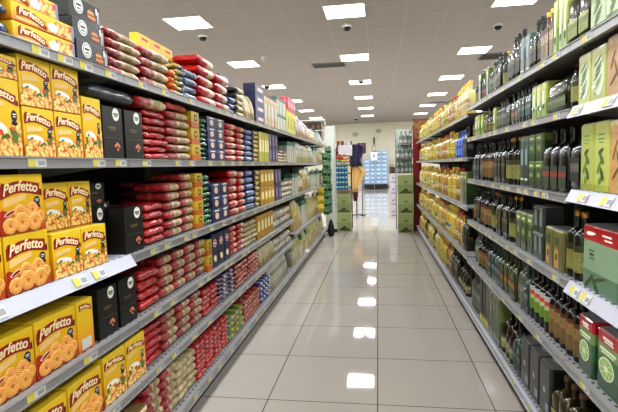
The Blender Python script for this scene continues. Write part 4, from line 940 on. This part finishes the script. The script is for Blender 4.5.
bb = MB(); bb.box(X0, X1, Y0, Y1, -.1, 0); struct('floor', bb.mesh('floor', fm))
cm, nt, b = grid_mat('ceiling_tile', (176, 170, 166), (190, 185, 181), -.15, 7.35, .6, .012, .010, .9, (146, 141, 137), mottled=.03)
bb = MB(); bb.box(X0, X1, Y0, Y1, CEIL, CEIL+.1); struct('ceiling', bb.mesh('ceiling', cm))
WALL = plain('cream_wall_paint', (240, 236, 216), .8)
bb = MB(); bb.box(X0, X1, Y1, Y1+.1, 0, CEIL); struct('wall_back', bb.mesh('wall_back', WALL))
bb = MB(); bb.box(X0-.1, X0, Y0, Y1, 0, CEIL); struct('wall_left', bb.mesh('wall_left', WALL))
bb = MB(); bb.box(X1, X1+.1, Y0, Y1, 0, CEIL); struct('wall_right', bb.mesh('wall_right', WALL))
bb = MB(); bb.box(X0, X1, Y0-.1, Y0, 0, CEIL); struct('wall_front', bb.mesh('wall_front', WALL))
bb = MB(); bb.box(X0, X1, Y1-.012, Y1, 0, .1); struct('baseboard_back', bb.mesh('baseboard_back', plain('baseboard_grey', (150, 148, 140), .5)))

# ceiling lights
GLOW = plain('lit_diffuser', (255, 253, 246), .5, emit=7.0)
fr = MB(); 
for (a, b_, c, d) in ((-.3, .3, -.3, -.285), (-.3, .3, .285, .3), (-.3, -.285, -.285, .285), (.285, .3, -.285, .285)): fr.box(a, b_, c, d, -.012, 0)
FRAME = fr.mesh('frame', WHITE); df = MB(); df.box(-.285, .285, -.285, .285, -.008, -.002); DIFF = df.mesh('diffuser', GLOW)
ld = bpy.data.lights.new('ceiling_panel_lamp', 'AREA'); ld.shape = 'SQUARE'; ld.size = .56; ld.energy = 42; ld.color = (.93, .97, 1.04)
colname = {-2.85: 'left', -.45: 'middle', 1.95: 'right', -5.25: 'far left', 4.35: 'far right'}
for cx in colname:
    for k in range(-3, 6):
        y = 7.05+3*k
        if cx in (-5.25, 4.35) and k < -1: pass
        t = bpy.data.objects.new('ceiling_light', None); C.objects.link(t); t.location = (cx, y, CEIL)
        tag(t, 'square recessed ceiling light, %s in the %s row from the camera' % (ORD[k+3], colname[cx]), 'ceiling light', 'square ceiling lights')
        link('frame', FRAME, t); link('diffuser', DIFF, t)
        l = link('lamp', ld, t, (0, 0, -.02))
# ceiling vents, dome cameras, detectors
def vent(x, y, label, w=.6, d=.6):
    t = bpy.data.objects.new('ceiling_vent', None); C.objects.link(t); t.location = (x, y, CEIL); tag(t, label, 'vent', 'ceiling vents')
    b = MB(); b.box(-w/2, w/2, -d/2, d/2, -.003, 0); link('backing', b.mesh('backing', DARKSTEEL), t)
    b = MB(); n = 9
    for i in range(n):
        yy = -d/2+.03+i*(d-.06)/(n-1); b.box(-w/2+.02, w/2-.02, yy-.006, yy+.012, -.012, -.003)
    link('louvre_slats', b.mesh('louvre_slats', plain('vent_grey', (110, 108, 105), .5)), t)
    b = MB(); b.box(-w/2, w/2, -d/2, -d/2+.02, -.014, -.003); b.box(-w/2, w/2, d/2-.02, d/2, -.014, -.003); b.box(-w/2, -w/2+.02, -d/2+.02, d/2-.02, -.014, -.003); b.box(w/2-.02, w/2, -d/2+.02, d/2-.02, -.014, -.003)
    link('frame', b.mesh('frame', plain('vent_frame', (150, 148, 145), .5)), t)
vx, vy = onZ(329, 65, CEIL); vent(vx, vy, 'dark louvred ceiling vent left of the middle row of lights', .75, .45)
vx, vy = onZ(494, 56, CEIL); vent(vx, vy, 'dark louvred ceiling vent above the right rack')
vx, vy = onZ(436, 102.5, CEIL); vent(vx+.1, vy, 'small distant ceiling vent beside the right row of lights', .6, .3)
def dome(px, py, label, r=.07, small=False):
    x, y = onZ(px, py, CEIL-.05)
    t = bpy.data.objects.new('security_camera' if not small else 'smoke_detector', None); C.objects.link(t); t.location = (x, y, CEIL); tag(t, label, 'camera' if not small else 'detector', 'ceiling domes')
    b = MB(); b.lathe([(r*1.15, -.045), (r*1.2, -.03), (r*1.2, 0)], 0, 0, 18); link('housing', b.mesh('housing', WHITE), t)
    b = MB(); b.lathe([(.001, -.045-r*.8), (r*.4, -.045-r*.74), (r*.75, -.045-r*.5), (r*.95, -.045)], 0, 0, 18); link('dome', b.mesh('dome', plain('smoked_dome', (40, 40, 42), .1) if not small else WHITE), t)
dome(203, 38, 'dark security dome camera above the left rack')
dome(347, 28, 'dark security dome camera below the nearest middle light')
dome(498, 27, 'dark security dome camera above the right rack')
dome(361, 82, 'distant dome camera beside the third middle light', .07)
dome(487, 71, 'distant dome camera above the right rack bottles', .07)
dome(264, 59, 'small round ceiling detector above the left rack', .05, True)
dome(267, 87, 'distant dome camera above the dark blue boxes', .08)
dome(356, 119, 'farthest small dome camera near the back wall', .09)

# ------------------------------------------------------------------ end of the aisle
yl = 8.9
# left end cap: white perforated panel
t = bpy.data.objects.new('end_panel', None); C.objects.link(t); t.location = (-.885, 8.88, 0); tag(t, 'tall white perforated end panel closing the left rack', 'end panel')
b = MB(); b.box(-.12, .09, 0, .03, .06, 2.02); link('panel', b.mesh('panel', plain('end_white', (214, 216, 206), .5)), t)
b = MB()
for i in range(44): b.box(.07, .08, -.002, 0, .12+i*.043, .14+i*.043)
link('perforated_strip', b.mesh('perforated_strip', DARKSTEEL), t)
b = MB(); b.box(-.12, .09, 0, .05, 0, .06); link('foot', b.mesh('foot', BLACK), t)
# top frame with brown boxes
t = bpy.data.objects.new('wire_header_frame', None); C.objects.link(t); t.location = (-1.24, 8.70, 0); tag(t, 'white wire frame holding dark brown boxes above the left rack end', 'frame')
b = MB(); b.tube([(-.2, 0, 1.7), (-.2, 0, 2.12), (.28, 0, 2.12), (.28, 0, 2.03)], .012); b.tube([(-.2, 0, 1.93), (.26, 0, 1.93)], .008); link('tube_frame', b.mesh('tube_frame', WHITE), t)
b = MB(); b.box(-.19, .25, .03, .22, 1.70, 1.72); link('carrier_tray', b.mesh('carrier_tray', WHITE), t)
carton('brownbox', 'brown_packaging_box', 'box', .1, .1, .1, plain('dark_brown_card', (66, 42, 32), .5), [('pale_print', [('rect', 0, .5, .2, .2, plain('dull_tan', (120, 90, 66), .5))])])
k = 0
for i in range(2):
    for j in range(4):
        spawn(P['brownbox'], (-1.27+.105*i*2 if False else -1.41+.105*j, 8.80, 1.721+.19*i), 0, 'dark brown box, %s along the %s row in the wire header' % (ORD[j], ('lower', 'upper')[i]), 'brown boxes in the wire header', (.1, .1, .185))
# hanging strips of green packets
leafp = standbag
b = MB(); rings = []
for (z, a, c) in ((0, .9, .1), (.1, 1, .7), (.5, 1, 1), (.85, 1, .6), (1, .9, .1)):
    rings.append([(.055*a*math.cos(2*math.pi*k/12), .02*c*math.sin(2*math.pi*k/12), -.13+.13*z) for k in range(12)])
b.rings(rings, 0, True)
GREENHANG = b.mesh('hanging_green_packet', ramp('green_hang_film', 'Z', [(0, (40, 84, 50)), (.4, (96, 146, 96)), (.7, (44, 100, 64))], .35, .5, speck=(200, 215, 180), speckamt=.6, sscale=25))
YELHANG = b.mesh('hanging_yellow_packet', ramp('yellow_hang_film', 'Z', [(0, (190, 170, 30)), (.5, (226, 206, 50))], .25, .5, speck=(240, 235, 180), speckamt=.4))
for nm, x, y, ztop, n in (('near', -.93, 7.92, 1.50, 8), ('far', -.92, 8.3, 1.62, 9)):
    t = bpy.data.objects.new('clip_strip', None); C.objects.link(t); t.location = (x+.012, y, ztop); tag(t, 'clear strip hung with green packets at the left rack end, %s one' % nm, 'clip strip', 'clip strips')
    b = MB(); b.box(-.010, -.007, -.01, .01, -n*.135, .03); link('strip', b.mesh('strip', WHITE), t)
    for k in range(n):
        o = link('hanging_packet', GREENHANG, None, (x+.042+.012*(k % 2), y-.02+R(-.01, .01), ztop-.005-k*.132), (0, R(-.1, .1), R(-.3, .3)))
        tag(o, 'green hanging packet, %s from the top of the %s clip strip' % (ORD[k], nm), 'packet', 'green packets on clip strips')
t = bpy.data.objects.new('clip_strip', None); C.objects.link(t); t.location = (-.918, 7.3, .93); tag(t, 'short strip hung with yellow packets below the left third shelf', 'clip strip', 'clip strips')
b = MB(); b.box(-.010, -.007, -.01, .01, -.4, .02); link('strip', b.mesh('strip', WHITE), t)
for k in range(3):
    o = link('hanging_packet', YELHANG, None, (-.90, 7.29, .935-k*.13), (0, R(-.1, .1), R(-.4, .4)))
    tag(o, 'yellow hanging packet, %s from the top below the left third shelf' % ORD[k], 'packet', 'yellow hanging packets')
# black sack at the foot of the end panel
b = MB(); b.lathe([(.05, 0), (.085, .03), (.10, .12), (.085, .24), (.05, .33), (.02, .38)], 0, 0, 14)
me = b.mesh('black_sack', plain('sack_black', (30, 26, 28), .5, bump=.6)); 
tag(link('black_sack', me, None, (-.855, 8.35, 0), (0, 0, 0), (.62, .62, .8)), 'black sack standing on the floor at the left rack end', 'sack')
# white paper flap sticking out by the base shelf
b = MB(); b.poly([(-.09, -.0), (.09, .0), (.09, .07), (-.09, .07)], 0, .003)
fx, fy = onZ(308, 252, .13)
o = link('paper_sign', b.mesh('paper_sign', PAPER), None, (FL+.012, fy, .142), (-1.45, 0, LR)); tag(o, 'white paper sign sticking out from the left bottom shelf', 'sign')

# towers of green cartons
def tower(x, y, n, nm, rz=0):
    for k in range(n):
        spawn(P['crate'], (x+R(-.006, .006), y, .001+k*.357), rz, 'green carton with dark hill picture, %s in the %s tower' % (('bottom', 'middle' if n > 2 else 'top', 'top')[k], nm), 'green cartons at the aisle end')
lx0, ly = onZ(337.5, 231.5, 0); lx1, _ = onZ(351, 231.5, 0)
tower((lx0+lx1)/2, ly, 2, 'left'); LX = (lx0+lx1)/2
rx0, ry = onZ(399, 233, 0); rx1, _ = onZ(413, 233, 0)
tower((rx0+rx1)/2, ry, 3, 'right'); RX = (rx0+rx1)/2
# on the left tower: tray, blue packs, mixed bags
carton('tray', 'brown_cardboard_tray', 'tray', .28, .25, .09, plain('brown_card', (140, 124, 100), .7), [('print_stripe', [('rect', 0, .5, .3, .2, plain('card_print', (110, 96, 74), .7))])])
carton('bluepack', 'blue_and_white_pack', 'pack', .06, .1, .09, ramp('teal_blue_pack', 'Z', [(0, (36, 110, 150)), (.3, (60, 140, 176)), (.7, (30, 90, 130))], .35), [('white_cap_print', [('circle', 0, .6, .26, 0, PALE)])])
spawn(P['tray'], (LX, ly, .716), 0, 'brown cardboard tray on top of the left green cartons', 'trays')
for i in range(5):
    for j in range(4):
        spawn(P['bluepack'], (LX-.112+.056*j, ly+.02, .807+i*.092), 0, 'blue white-dotted pack, %s up, %s column on the left tower' % (ORD[i], ORD[j]), 'blue packs on the left tower', (.055, .1, .091))
zt = .807+5*.092
P['yelpile'] = P['yelwhite']
for k, (key, w, h, lab) in enumerate((('whitebag', .26, .06, 'white bag lying on the blue packs of the left tower'), ('greenyel', .26, .05, 'green yellow bag lying above the white bag, left tower'), ('orred', .26, .06, 'orange red packet lying above the green yellow bag, left tower'), ('rc', .26, .05, 'red cream packet topmost under the white board, left tower'))):
    spawn(P[key], (LX, ly+.01, zt+.001), 0, lab, 'bags on the left tower', (w, .14, h)); zt += h+.002
# white board above the tower, on a stand
bx0, bz0 = onY(338.5, 156, 9.33); bx1, bz1 = onY(352, 144.8, 9.33)
t = bpy.data.objects.new('white_sign_board', None); C.objects.link(t); t.location = ((bx0+bx1)/2, 9.33, 0); tag(t, 'blank white board on a pole above the left green cartons', 'sign')
b = MB(); b.box(-(bx1-bx0)/2, (bx1-bx0)/2, 0, .015, bz0, bz1); link('board', b.mesh('board', plain('board_white', (214, 212, 220), .5)), t)
b = MB(); b.tube([(0, .03, 0), (0, .03, bz1-.02)], .012); link('pole', b.mesh('pole', STEEL), t)
b = MB(); b.lathe([(.08, 0), (.08, .012), (.02, .02)], 0, .03, 16); link('base', b.mesh('base', BLACK), t)
# shelf behind the tower carrying jars
t = bpy.data.objects.new('display_rack', None); C.objects.link(t); t.location = (LX-.02, 9.45, 0); tag(t, 'narrow dark display rack standing behind the left green cartons', 'rack')
for sx in (-.15, .15):
    b = MB(); b.box(sx-.012, sx+.012, 0, .02, 0, 1.62); link('post', b.mesh('post', DARKSTEEL), t)
for zz in (.3, .7, 1.1, 1.5):
    b = MB(); b.box(-.15, .15, .02, .3, zz, zz+.015); link('shelf', b.mesh('shelf', DARKSTEEL), t)
bottle('jar', 'brown_jar', .08, .2, glass('red_brown_jar', (120, 52, 36)), CAPGOLD, LB('jar_label', [(0, (190, 150, 110)), (.5, (170, 60, 50))]), 'round', neck=.8, lab=(.15, .6), cat='jar')
for k in range(2): spawn(P['jar'], (LX-.13+k*.085, 9.5, 1.516), 0, 'red brown jar on the rack behind the left tower, %s one' % ('left', 'right')[k], 'jars behind the left tower', (.08, .08, .25))
spawn(P['clear'], (LX+.07, 9.5, 1.516), 0, 'pale grey bag beside the brown jars above the white board', 'bags behind the left tower', (.1, .08, .23))
spawn(P['purplebox'], (LX+.13, 9.56, 1.516), 0, 'thin dark box behind the pale bag above the white board', 'boxes behind the left tower', (.03, .08, .24))

# garment stand with navy jacket and tan cloth
gx, gy = onZ(357, 216.5, 0)
t = bpy.data.objects.new('garment_stand', None); C.objects.link(t); t.location = (gx, gy, 0); tag(t, 'dark metal garment stand on the floor beyond the left green cartons', 'stand')
b = MB(); b.tube([(0, 0, .03), (0, 0, 1.55)], .014); link('pole', b.mesh('pole', DARKSTEEL), t)
b = MB(); b.tube([(-.16, 0, 1.52), (.16, 0, 1.52)], .01); link('cross_bar', b.mesh('cross_bar', DARKSTEEL), t)
for a in (0, 90, 180, 270):
    b = MB(); c_, s_ = math.cos(math.radians(a)), math.sin(math.radians(a)); b.tube([(0, 0, .05), (.2*c_, .2*s_, .014)], .013); link('foot', b.mesh('foot', BLACK), t)
def cloth(outline, y, th, mat, name, folds=6, amp=.03):
    """hanging cloth: outline = list of (z, x left, x right)"""
    b = MB(); N = 20; fr_, bk = [], []
    for z, a, c in outline:
        ra = []
        for k in range(N+1):
            u = k/N; ra.append((a+(c-a)*u, y+amp*math.sin(u*folds*math.pi+z*2)+.01*math.sin(z*9), z))
        fr_.append(ra)
    n = N+1; vs = [p for r in fr_ for p in r]; m = len(vs); vs += [(p[0], p[1]+th, p[2]) for p in vs]
    fs = []
    for i in range(len(fr_)-1):
        for k in range(N):
            q = (i*n+k, i*n+k+1, (i+1)*n+k+1, (i+1)*n+k); fs.append(q); fs.append(tuple(m+v for v in reversed(q)))
    L = len(fr_)
    for i in range(L-1):
        fs.append((i*n, (i+1)*n, m+(i+1)*n, m+i*n)); fs.append((i*n+N, m+i*n+N, m+(i+1)*n+N, (i+1)*n+N))
    for k in range(N):
        fs.append((k, m+k, m+k+1, k+1)); q = (L-1)*n; fs.append((q+k, q+k+1, m+q+k+1, m+q+k))
    b.add(vs, fs, 0, True); return b.mesh(name, mat)
def wz(py): return onY(357, py, gy)[1]
def wx(px): return onY(px, 180, gy)[0]-gx
o = link('tan_cloth', cloth([(wz(164), wx(351.5), wx(359)), (wz(168), wx(350), wx(363)), (wz(172), wx(349.6), wx(366.8)), (wz(176), wx(350), wx(365)), (wz(182), wx(350.5), wx(361)), (wz(187), wx(351.5), wx(360)), (wz(192), wx(353), wx(358.5))], -.09, .006, plain('tan_orange_cloth', (206, 170, 114), .85), 'tan_cloth'), None, (gx, gy, 0))
tag(o, 'tan orange cloth draped from the garment stand', 'cloth')
o = link('maroon_cloth', cloth([(wz(187), wx(352), wx(358)), (wz(194), wx(352.5), wx(358)), (wz(201), wx(353.5), wx(357))], -.045, .006, plain('maroon_cloth', (84, 34, 30), .85), 'maroon_cloth', 4, .012), None, (gx, gy, 0))
tag(o, 'dark maroon cloth hanging below the tan cloth', 'cloth')
o = link('navy_jacket', cloth([(wz(144.5), wx(353), wx(361)), (wz(147), wx(351), wx(365)), (wz(153), wx(350), wx(365)), (wz(158), wx(350.5), wx(361.5)), (wz(162), wx(350), wx(361.5)), (wz(166), wx(350), wx(363))], -.19, .03, plain('navy_purple_cloth', (44, 38, 66), .8), 'navy_jacket', 5, .03), None, (gx, gy, 0))
tag(o, 'navy purple jacket hanging at the top of the garment stand', 'jacket')
px_, pz_ = onY(361.5, 147, gy+.4)
t = bpy.data.objects.new('poster_stand', None); C.objects.link(t); t.location = (px_, gy+.4, 0); tag(t, 'dark red poster on a thin stand behind the navy jacket', 'poster')
b = MB(); b.box(-.11, .11, 0, .01, pz_-.16, pz_+.1); link('poster', b.mesh('poster', plain('poster_maroon', (96, 48, 60), .6)), t)
b = MB(); b.tube([(0, .02, 0), (0, .02, pz_)], .01); link('pole', b.mesh('pole', DARKSTEEL), t)
b = MB(); b.lathe([(.1, 0), (.1, .01), (.02, .02)], 0, .02, 14); link('base', b.mesh('base', BLACK), t)

# right side: endcap red panel and shelves of bottles behind the green cartons
t = bpy.data.objects.new('red_end_panel', None); C.objects.link(t); t.location = (0, 8.93, 0); tag(t, 'tall dark red end panel closing the right rack', 'end panel')
b = MB(); b.box(.645, .80, 0, .03, 0, 1.98); link('panel', b.mesh('panel', plain('end_red', (128, 22, 26), .45)), t)
t = bpy.data.objects.new('patterned_header', None); C.objects.link(t); t.location = (0, 8.90, 0); tag(t, 'orange and gold patterned header box on top of the far right rack', 'header')
b = MB(); b.box(.66, .93, 0, .03, 1.72, 2.06, 0); link('panel', b.mesh('panel', ramp('gold_pattern', 'Z', [(0, (130, 84, 40)), (.5, (146, 100, 50))], .5, speck=(110, 34, 26), speckamt=.8, sscale=14)), t)
b = MB(); b.box(.65, .94, -.01, .04, 2.06, 2.09, 0); link('top_rail', b.mesh('top_rail', plain('brown_rail', (110, 60, 40), .5)), t)
# wire display of pale bottles above the right tower
t = bpy.data.objects.new('glass_display_rack', None); C.objects.link(t); t.location = (RX, ry+.31, 0); tag(t, 'pale stepped display rack of grey bottles behind the right green cartons', 'rack')
for sx in (-.15, .15):
    b = MB(); b.box(sx-.01, sx+.01, .25, .27, 0, 1.95); link('post', b.mesh('post', STEEL), t)
b = MB(); b.box(-.14, .14, .262, .268, 1.09, 1.93); link('back_panel', b.mesh('back_panel', plain('pale_panel', (190, 200, 190), .5)), t)
lv = [(1.10, -.15), (1.38, -.15), (1.64, -.08)]
for zz, xl in lv:
    b = MB(); b.box(xl, .15, 0, .27, zz-.012, zz); link('shelf', b.mesh('shelf', STEEL), t)
bottle('silverb', 'grey_glass_bottle', .08, .24, glass('grey_green_glass', (130, 146, 136)), plain('dark_grey_cap', (60, 64, 62), .4), LB('pale_grey_label', [(0, (190, 196, 190)), (.5, (120, 130, 120))], speck=(70, 80, 76)), 'round', lab=(.1, .6))
for r_, (zz, xl) in enumerate(lv):
    n = 4 if r_ < 2 else 3
    for k in range(n):
        spawn(P['silverb'], (RX-.11+(.15-.11 if False else 0)+(.08*k)+(0 if r_ < 2 else .06), ry+.36, zz+.001), 0, 'grey glass bottle, %s from left, %s row above the right tower' % (ORD[k], ('lowest', 'middle', 'top')[r_]), 'grey bottles above the right tower', (.076, .076, .24))
# stack of white cartons with small bottles on top
wx0, wy = onZ(390, 218, 0); wx1, _ = onZ(397.5, 218, 0); W_ = wx1-wx0
carton('whitecarton', 'white_printed_carton', 'carton', .2, .2, .24, plain('white_lilac_card', (190, 184, 190), .6), [('dark_print', [('leaf', .0, .6, .2, .06, plain('dim_plum', (110, 90, 110), .6), .5), ('rect', 0, .25, .3, .04, plain('dim_plum', (110, 90, 110), .6))])])
for k in range(4): spawn(P['whitecarton'], ((wx0+wx1)/2, wy, .001+k*.262), 0, 'white printed carton, %s up in the slim stack left of the right tower' % ORD[k], 'white cartons', (W_, .2, .26))
for k in range(3): spawn(P['dk'], ((wx0+wx1)/2-.055+.055*k, wy+.05, 1.05), 0, 'small dark bottle, %s on the slim white carton stack' % ORD[k], 'dark bottles on white cartons', (.052, .052, .22))

# water pallet display at the back
dx0, dy = onZ(364.5, 189, 0); dx1, _ = onZ(388, 189, 0); DW = dx1-dx0
t = bpy.data.objects.new('pallet', None); C.objects.link(t); t.location = ((dx0+dx1)/2, dy, 0); tag(t, 'black pallet under the blue water packs by the back wall', 'pallet')
b = MB(); b.box(-DW/2, DW/2, 0, 1.0, .05, .24); link('deck', b.mesh('deck', BLACK), t)
for sx in (-.4, .0, .4):
    b = MB(); b.box(sx*DW-.06, sx*DW+.06, 0, 1.0, 0, .05); link('runner', b.mesh('runner', BLACK), t)
carton('water', 'blue_water_pack', 'water pack', .28, .4, .22, ramp('water_pack_film', 'Z', [(0, (150, 182, 216)), (.5, (176, 204, 232)), (.8, (140, 172, 212))], .25, coat=.4, speck=(214, 228, 240), speckamt=.5, sscale=12), [('label_print', [('rect', 0, .5, .3, .12, plain('water_white', (214, 224, 236), .4))])])
import math as _m
for i in range(8):
    z_ = .241+i*.215
    for j in range(4):
        if i == 7 and j < 2: continue
        if i == 6 and j < 1: continue
        spawn(P['water'], (dx0+DW/4*(j+.5), dy+.05, z_), 0, 'pale blue water pack, %s layer up, %s from left on the black pallet' % (ORD[i], ORD[j]), 'water packs on the pallet', (DW/4-.008, .5, .213))
sx_, sz_ = onY(374, 155.5, dy-.1)
t = bpy.data.objects.new('price_sign', None); C.objects.link(t); t.location = (sx_, dy-.2, 0); tag(t, 'white price sign on a red topped pole before the water packs', 'sign')
b = MB(); b.box(-.17, .17, 0, .01, sz_-.25, sz_+.17); link('card', b.mesh('card', plain('sign_white', (222, 226, 236), .5)), t)
b = MB(); b.box(-.05, .05, -.004, 0, sz_-.1, sz_+.05); link('print', b.mesh('print', plain('sign_grey', (140, 144, 156), .5)), t)
b = MB(); b.tube([(0, .02, 0), (0, .02, sz_+.3)], .012); link('pole', b.mesh('pole', STEEL), t)
b = MB(); b.lathe([(.12, 0), (.12, .012), (.02, .02)], 0, .02, 14); link('base', b.mesh('base', BLACK), t)
b = MB(); b.tube([(-.09, .02, sz_+.2), (-.09, .02, sz_+.48), (.09, .02, sz_+.48), (.09, .02, sz_+.2), (-.09, .02, sz_+.2)], .022); link('red_frame', b.mesh('red_frame', plain('dull_red', (190, 110, 96), .5)), t)
# white purple packs left of the water
lx_, _ = onY(360, 175, dy+.2)
for i in range(7): spawn(P['whitecarton'], (dx0-.32, dy+.1, .001+i*.262), 0, 'white printed carton, %s up in the stack left of the water packs' % ORD[i], 'cartons left of the water', (.5, .4, .26))
# wall fittings
for (px, py, lab) in ((355.5, 134.5, 'left'), (378.5, 131, 'right')):
    x_, z_ = onY(px, py, Y1)
    t = bpy.data.objects.new('wall_emblem', None); C.objects.link(t); t.location = (x_, Y1-.004, z_); tag(t, 'faint grey round mark painted high on the back wall, %s one' % lab, 'wall mark', 'marks on the back wall')
    b = MB(); b.disc(0, 0, .17, .12, 0, .002, 0, 24); link('disc', b.mesh('disc', plain('faint_grey', (196, 197, 188), .8)), t)
    b = MB(); b.disc(0, 0, .08, .06, -.004, .002, 0, 20); link('centre', b.mesh('centre', plain('faint_blue', (180, 184, 186), .8)), t)
x_, z_ = onY(374, 141, Y1)
t = bpy.data.objects.new('wall_bracket', None); C.objects.link(t); t.location = (x_, Y1-.03, z_); tag(t, 'small brown bracket on the back wall above the price sign', 'bracket')
b = MB(); b.box(-.05, .05, 0, .028, -.2, .2, 0, .01); link('plate', b.mesh('plate', plain('brown_plate', (150, 130, 110), .6)), t)
b = MB(); b.tube([(0, -.005, .15), (0, -.08, .1), (0, -.08, -.05)], .02); link('hook', b.mesh('hook', plain('brown_plate', (150, 130, 110), .6)), t)

# ------------------------------------------------------------------ world and view
w = bpy.data.worlds.new('world'); bpy.context.scene.world = w; w.use_nodes = True
w.node_tree.nodes['Background'].inputs[0].default_value = (.9, .95, 1, 1); w.node_tree.nodes['Background'].inputs[1].default_value = .1
vs = bpy.context.scene.view_settings; vs.view_transform = 'Standard'; vs.look = 'Medium High Contrast'; vs.exposure = 0.0; vs.gamma = 1.0
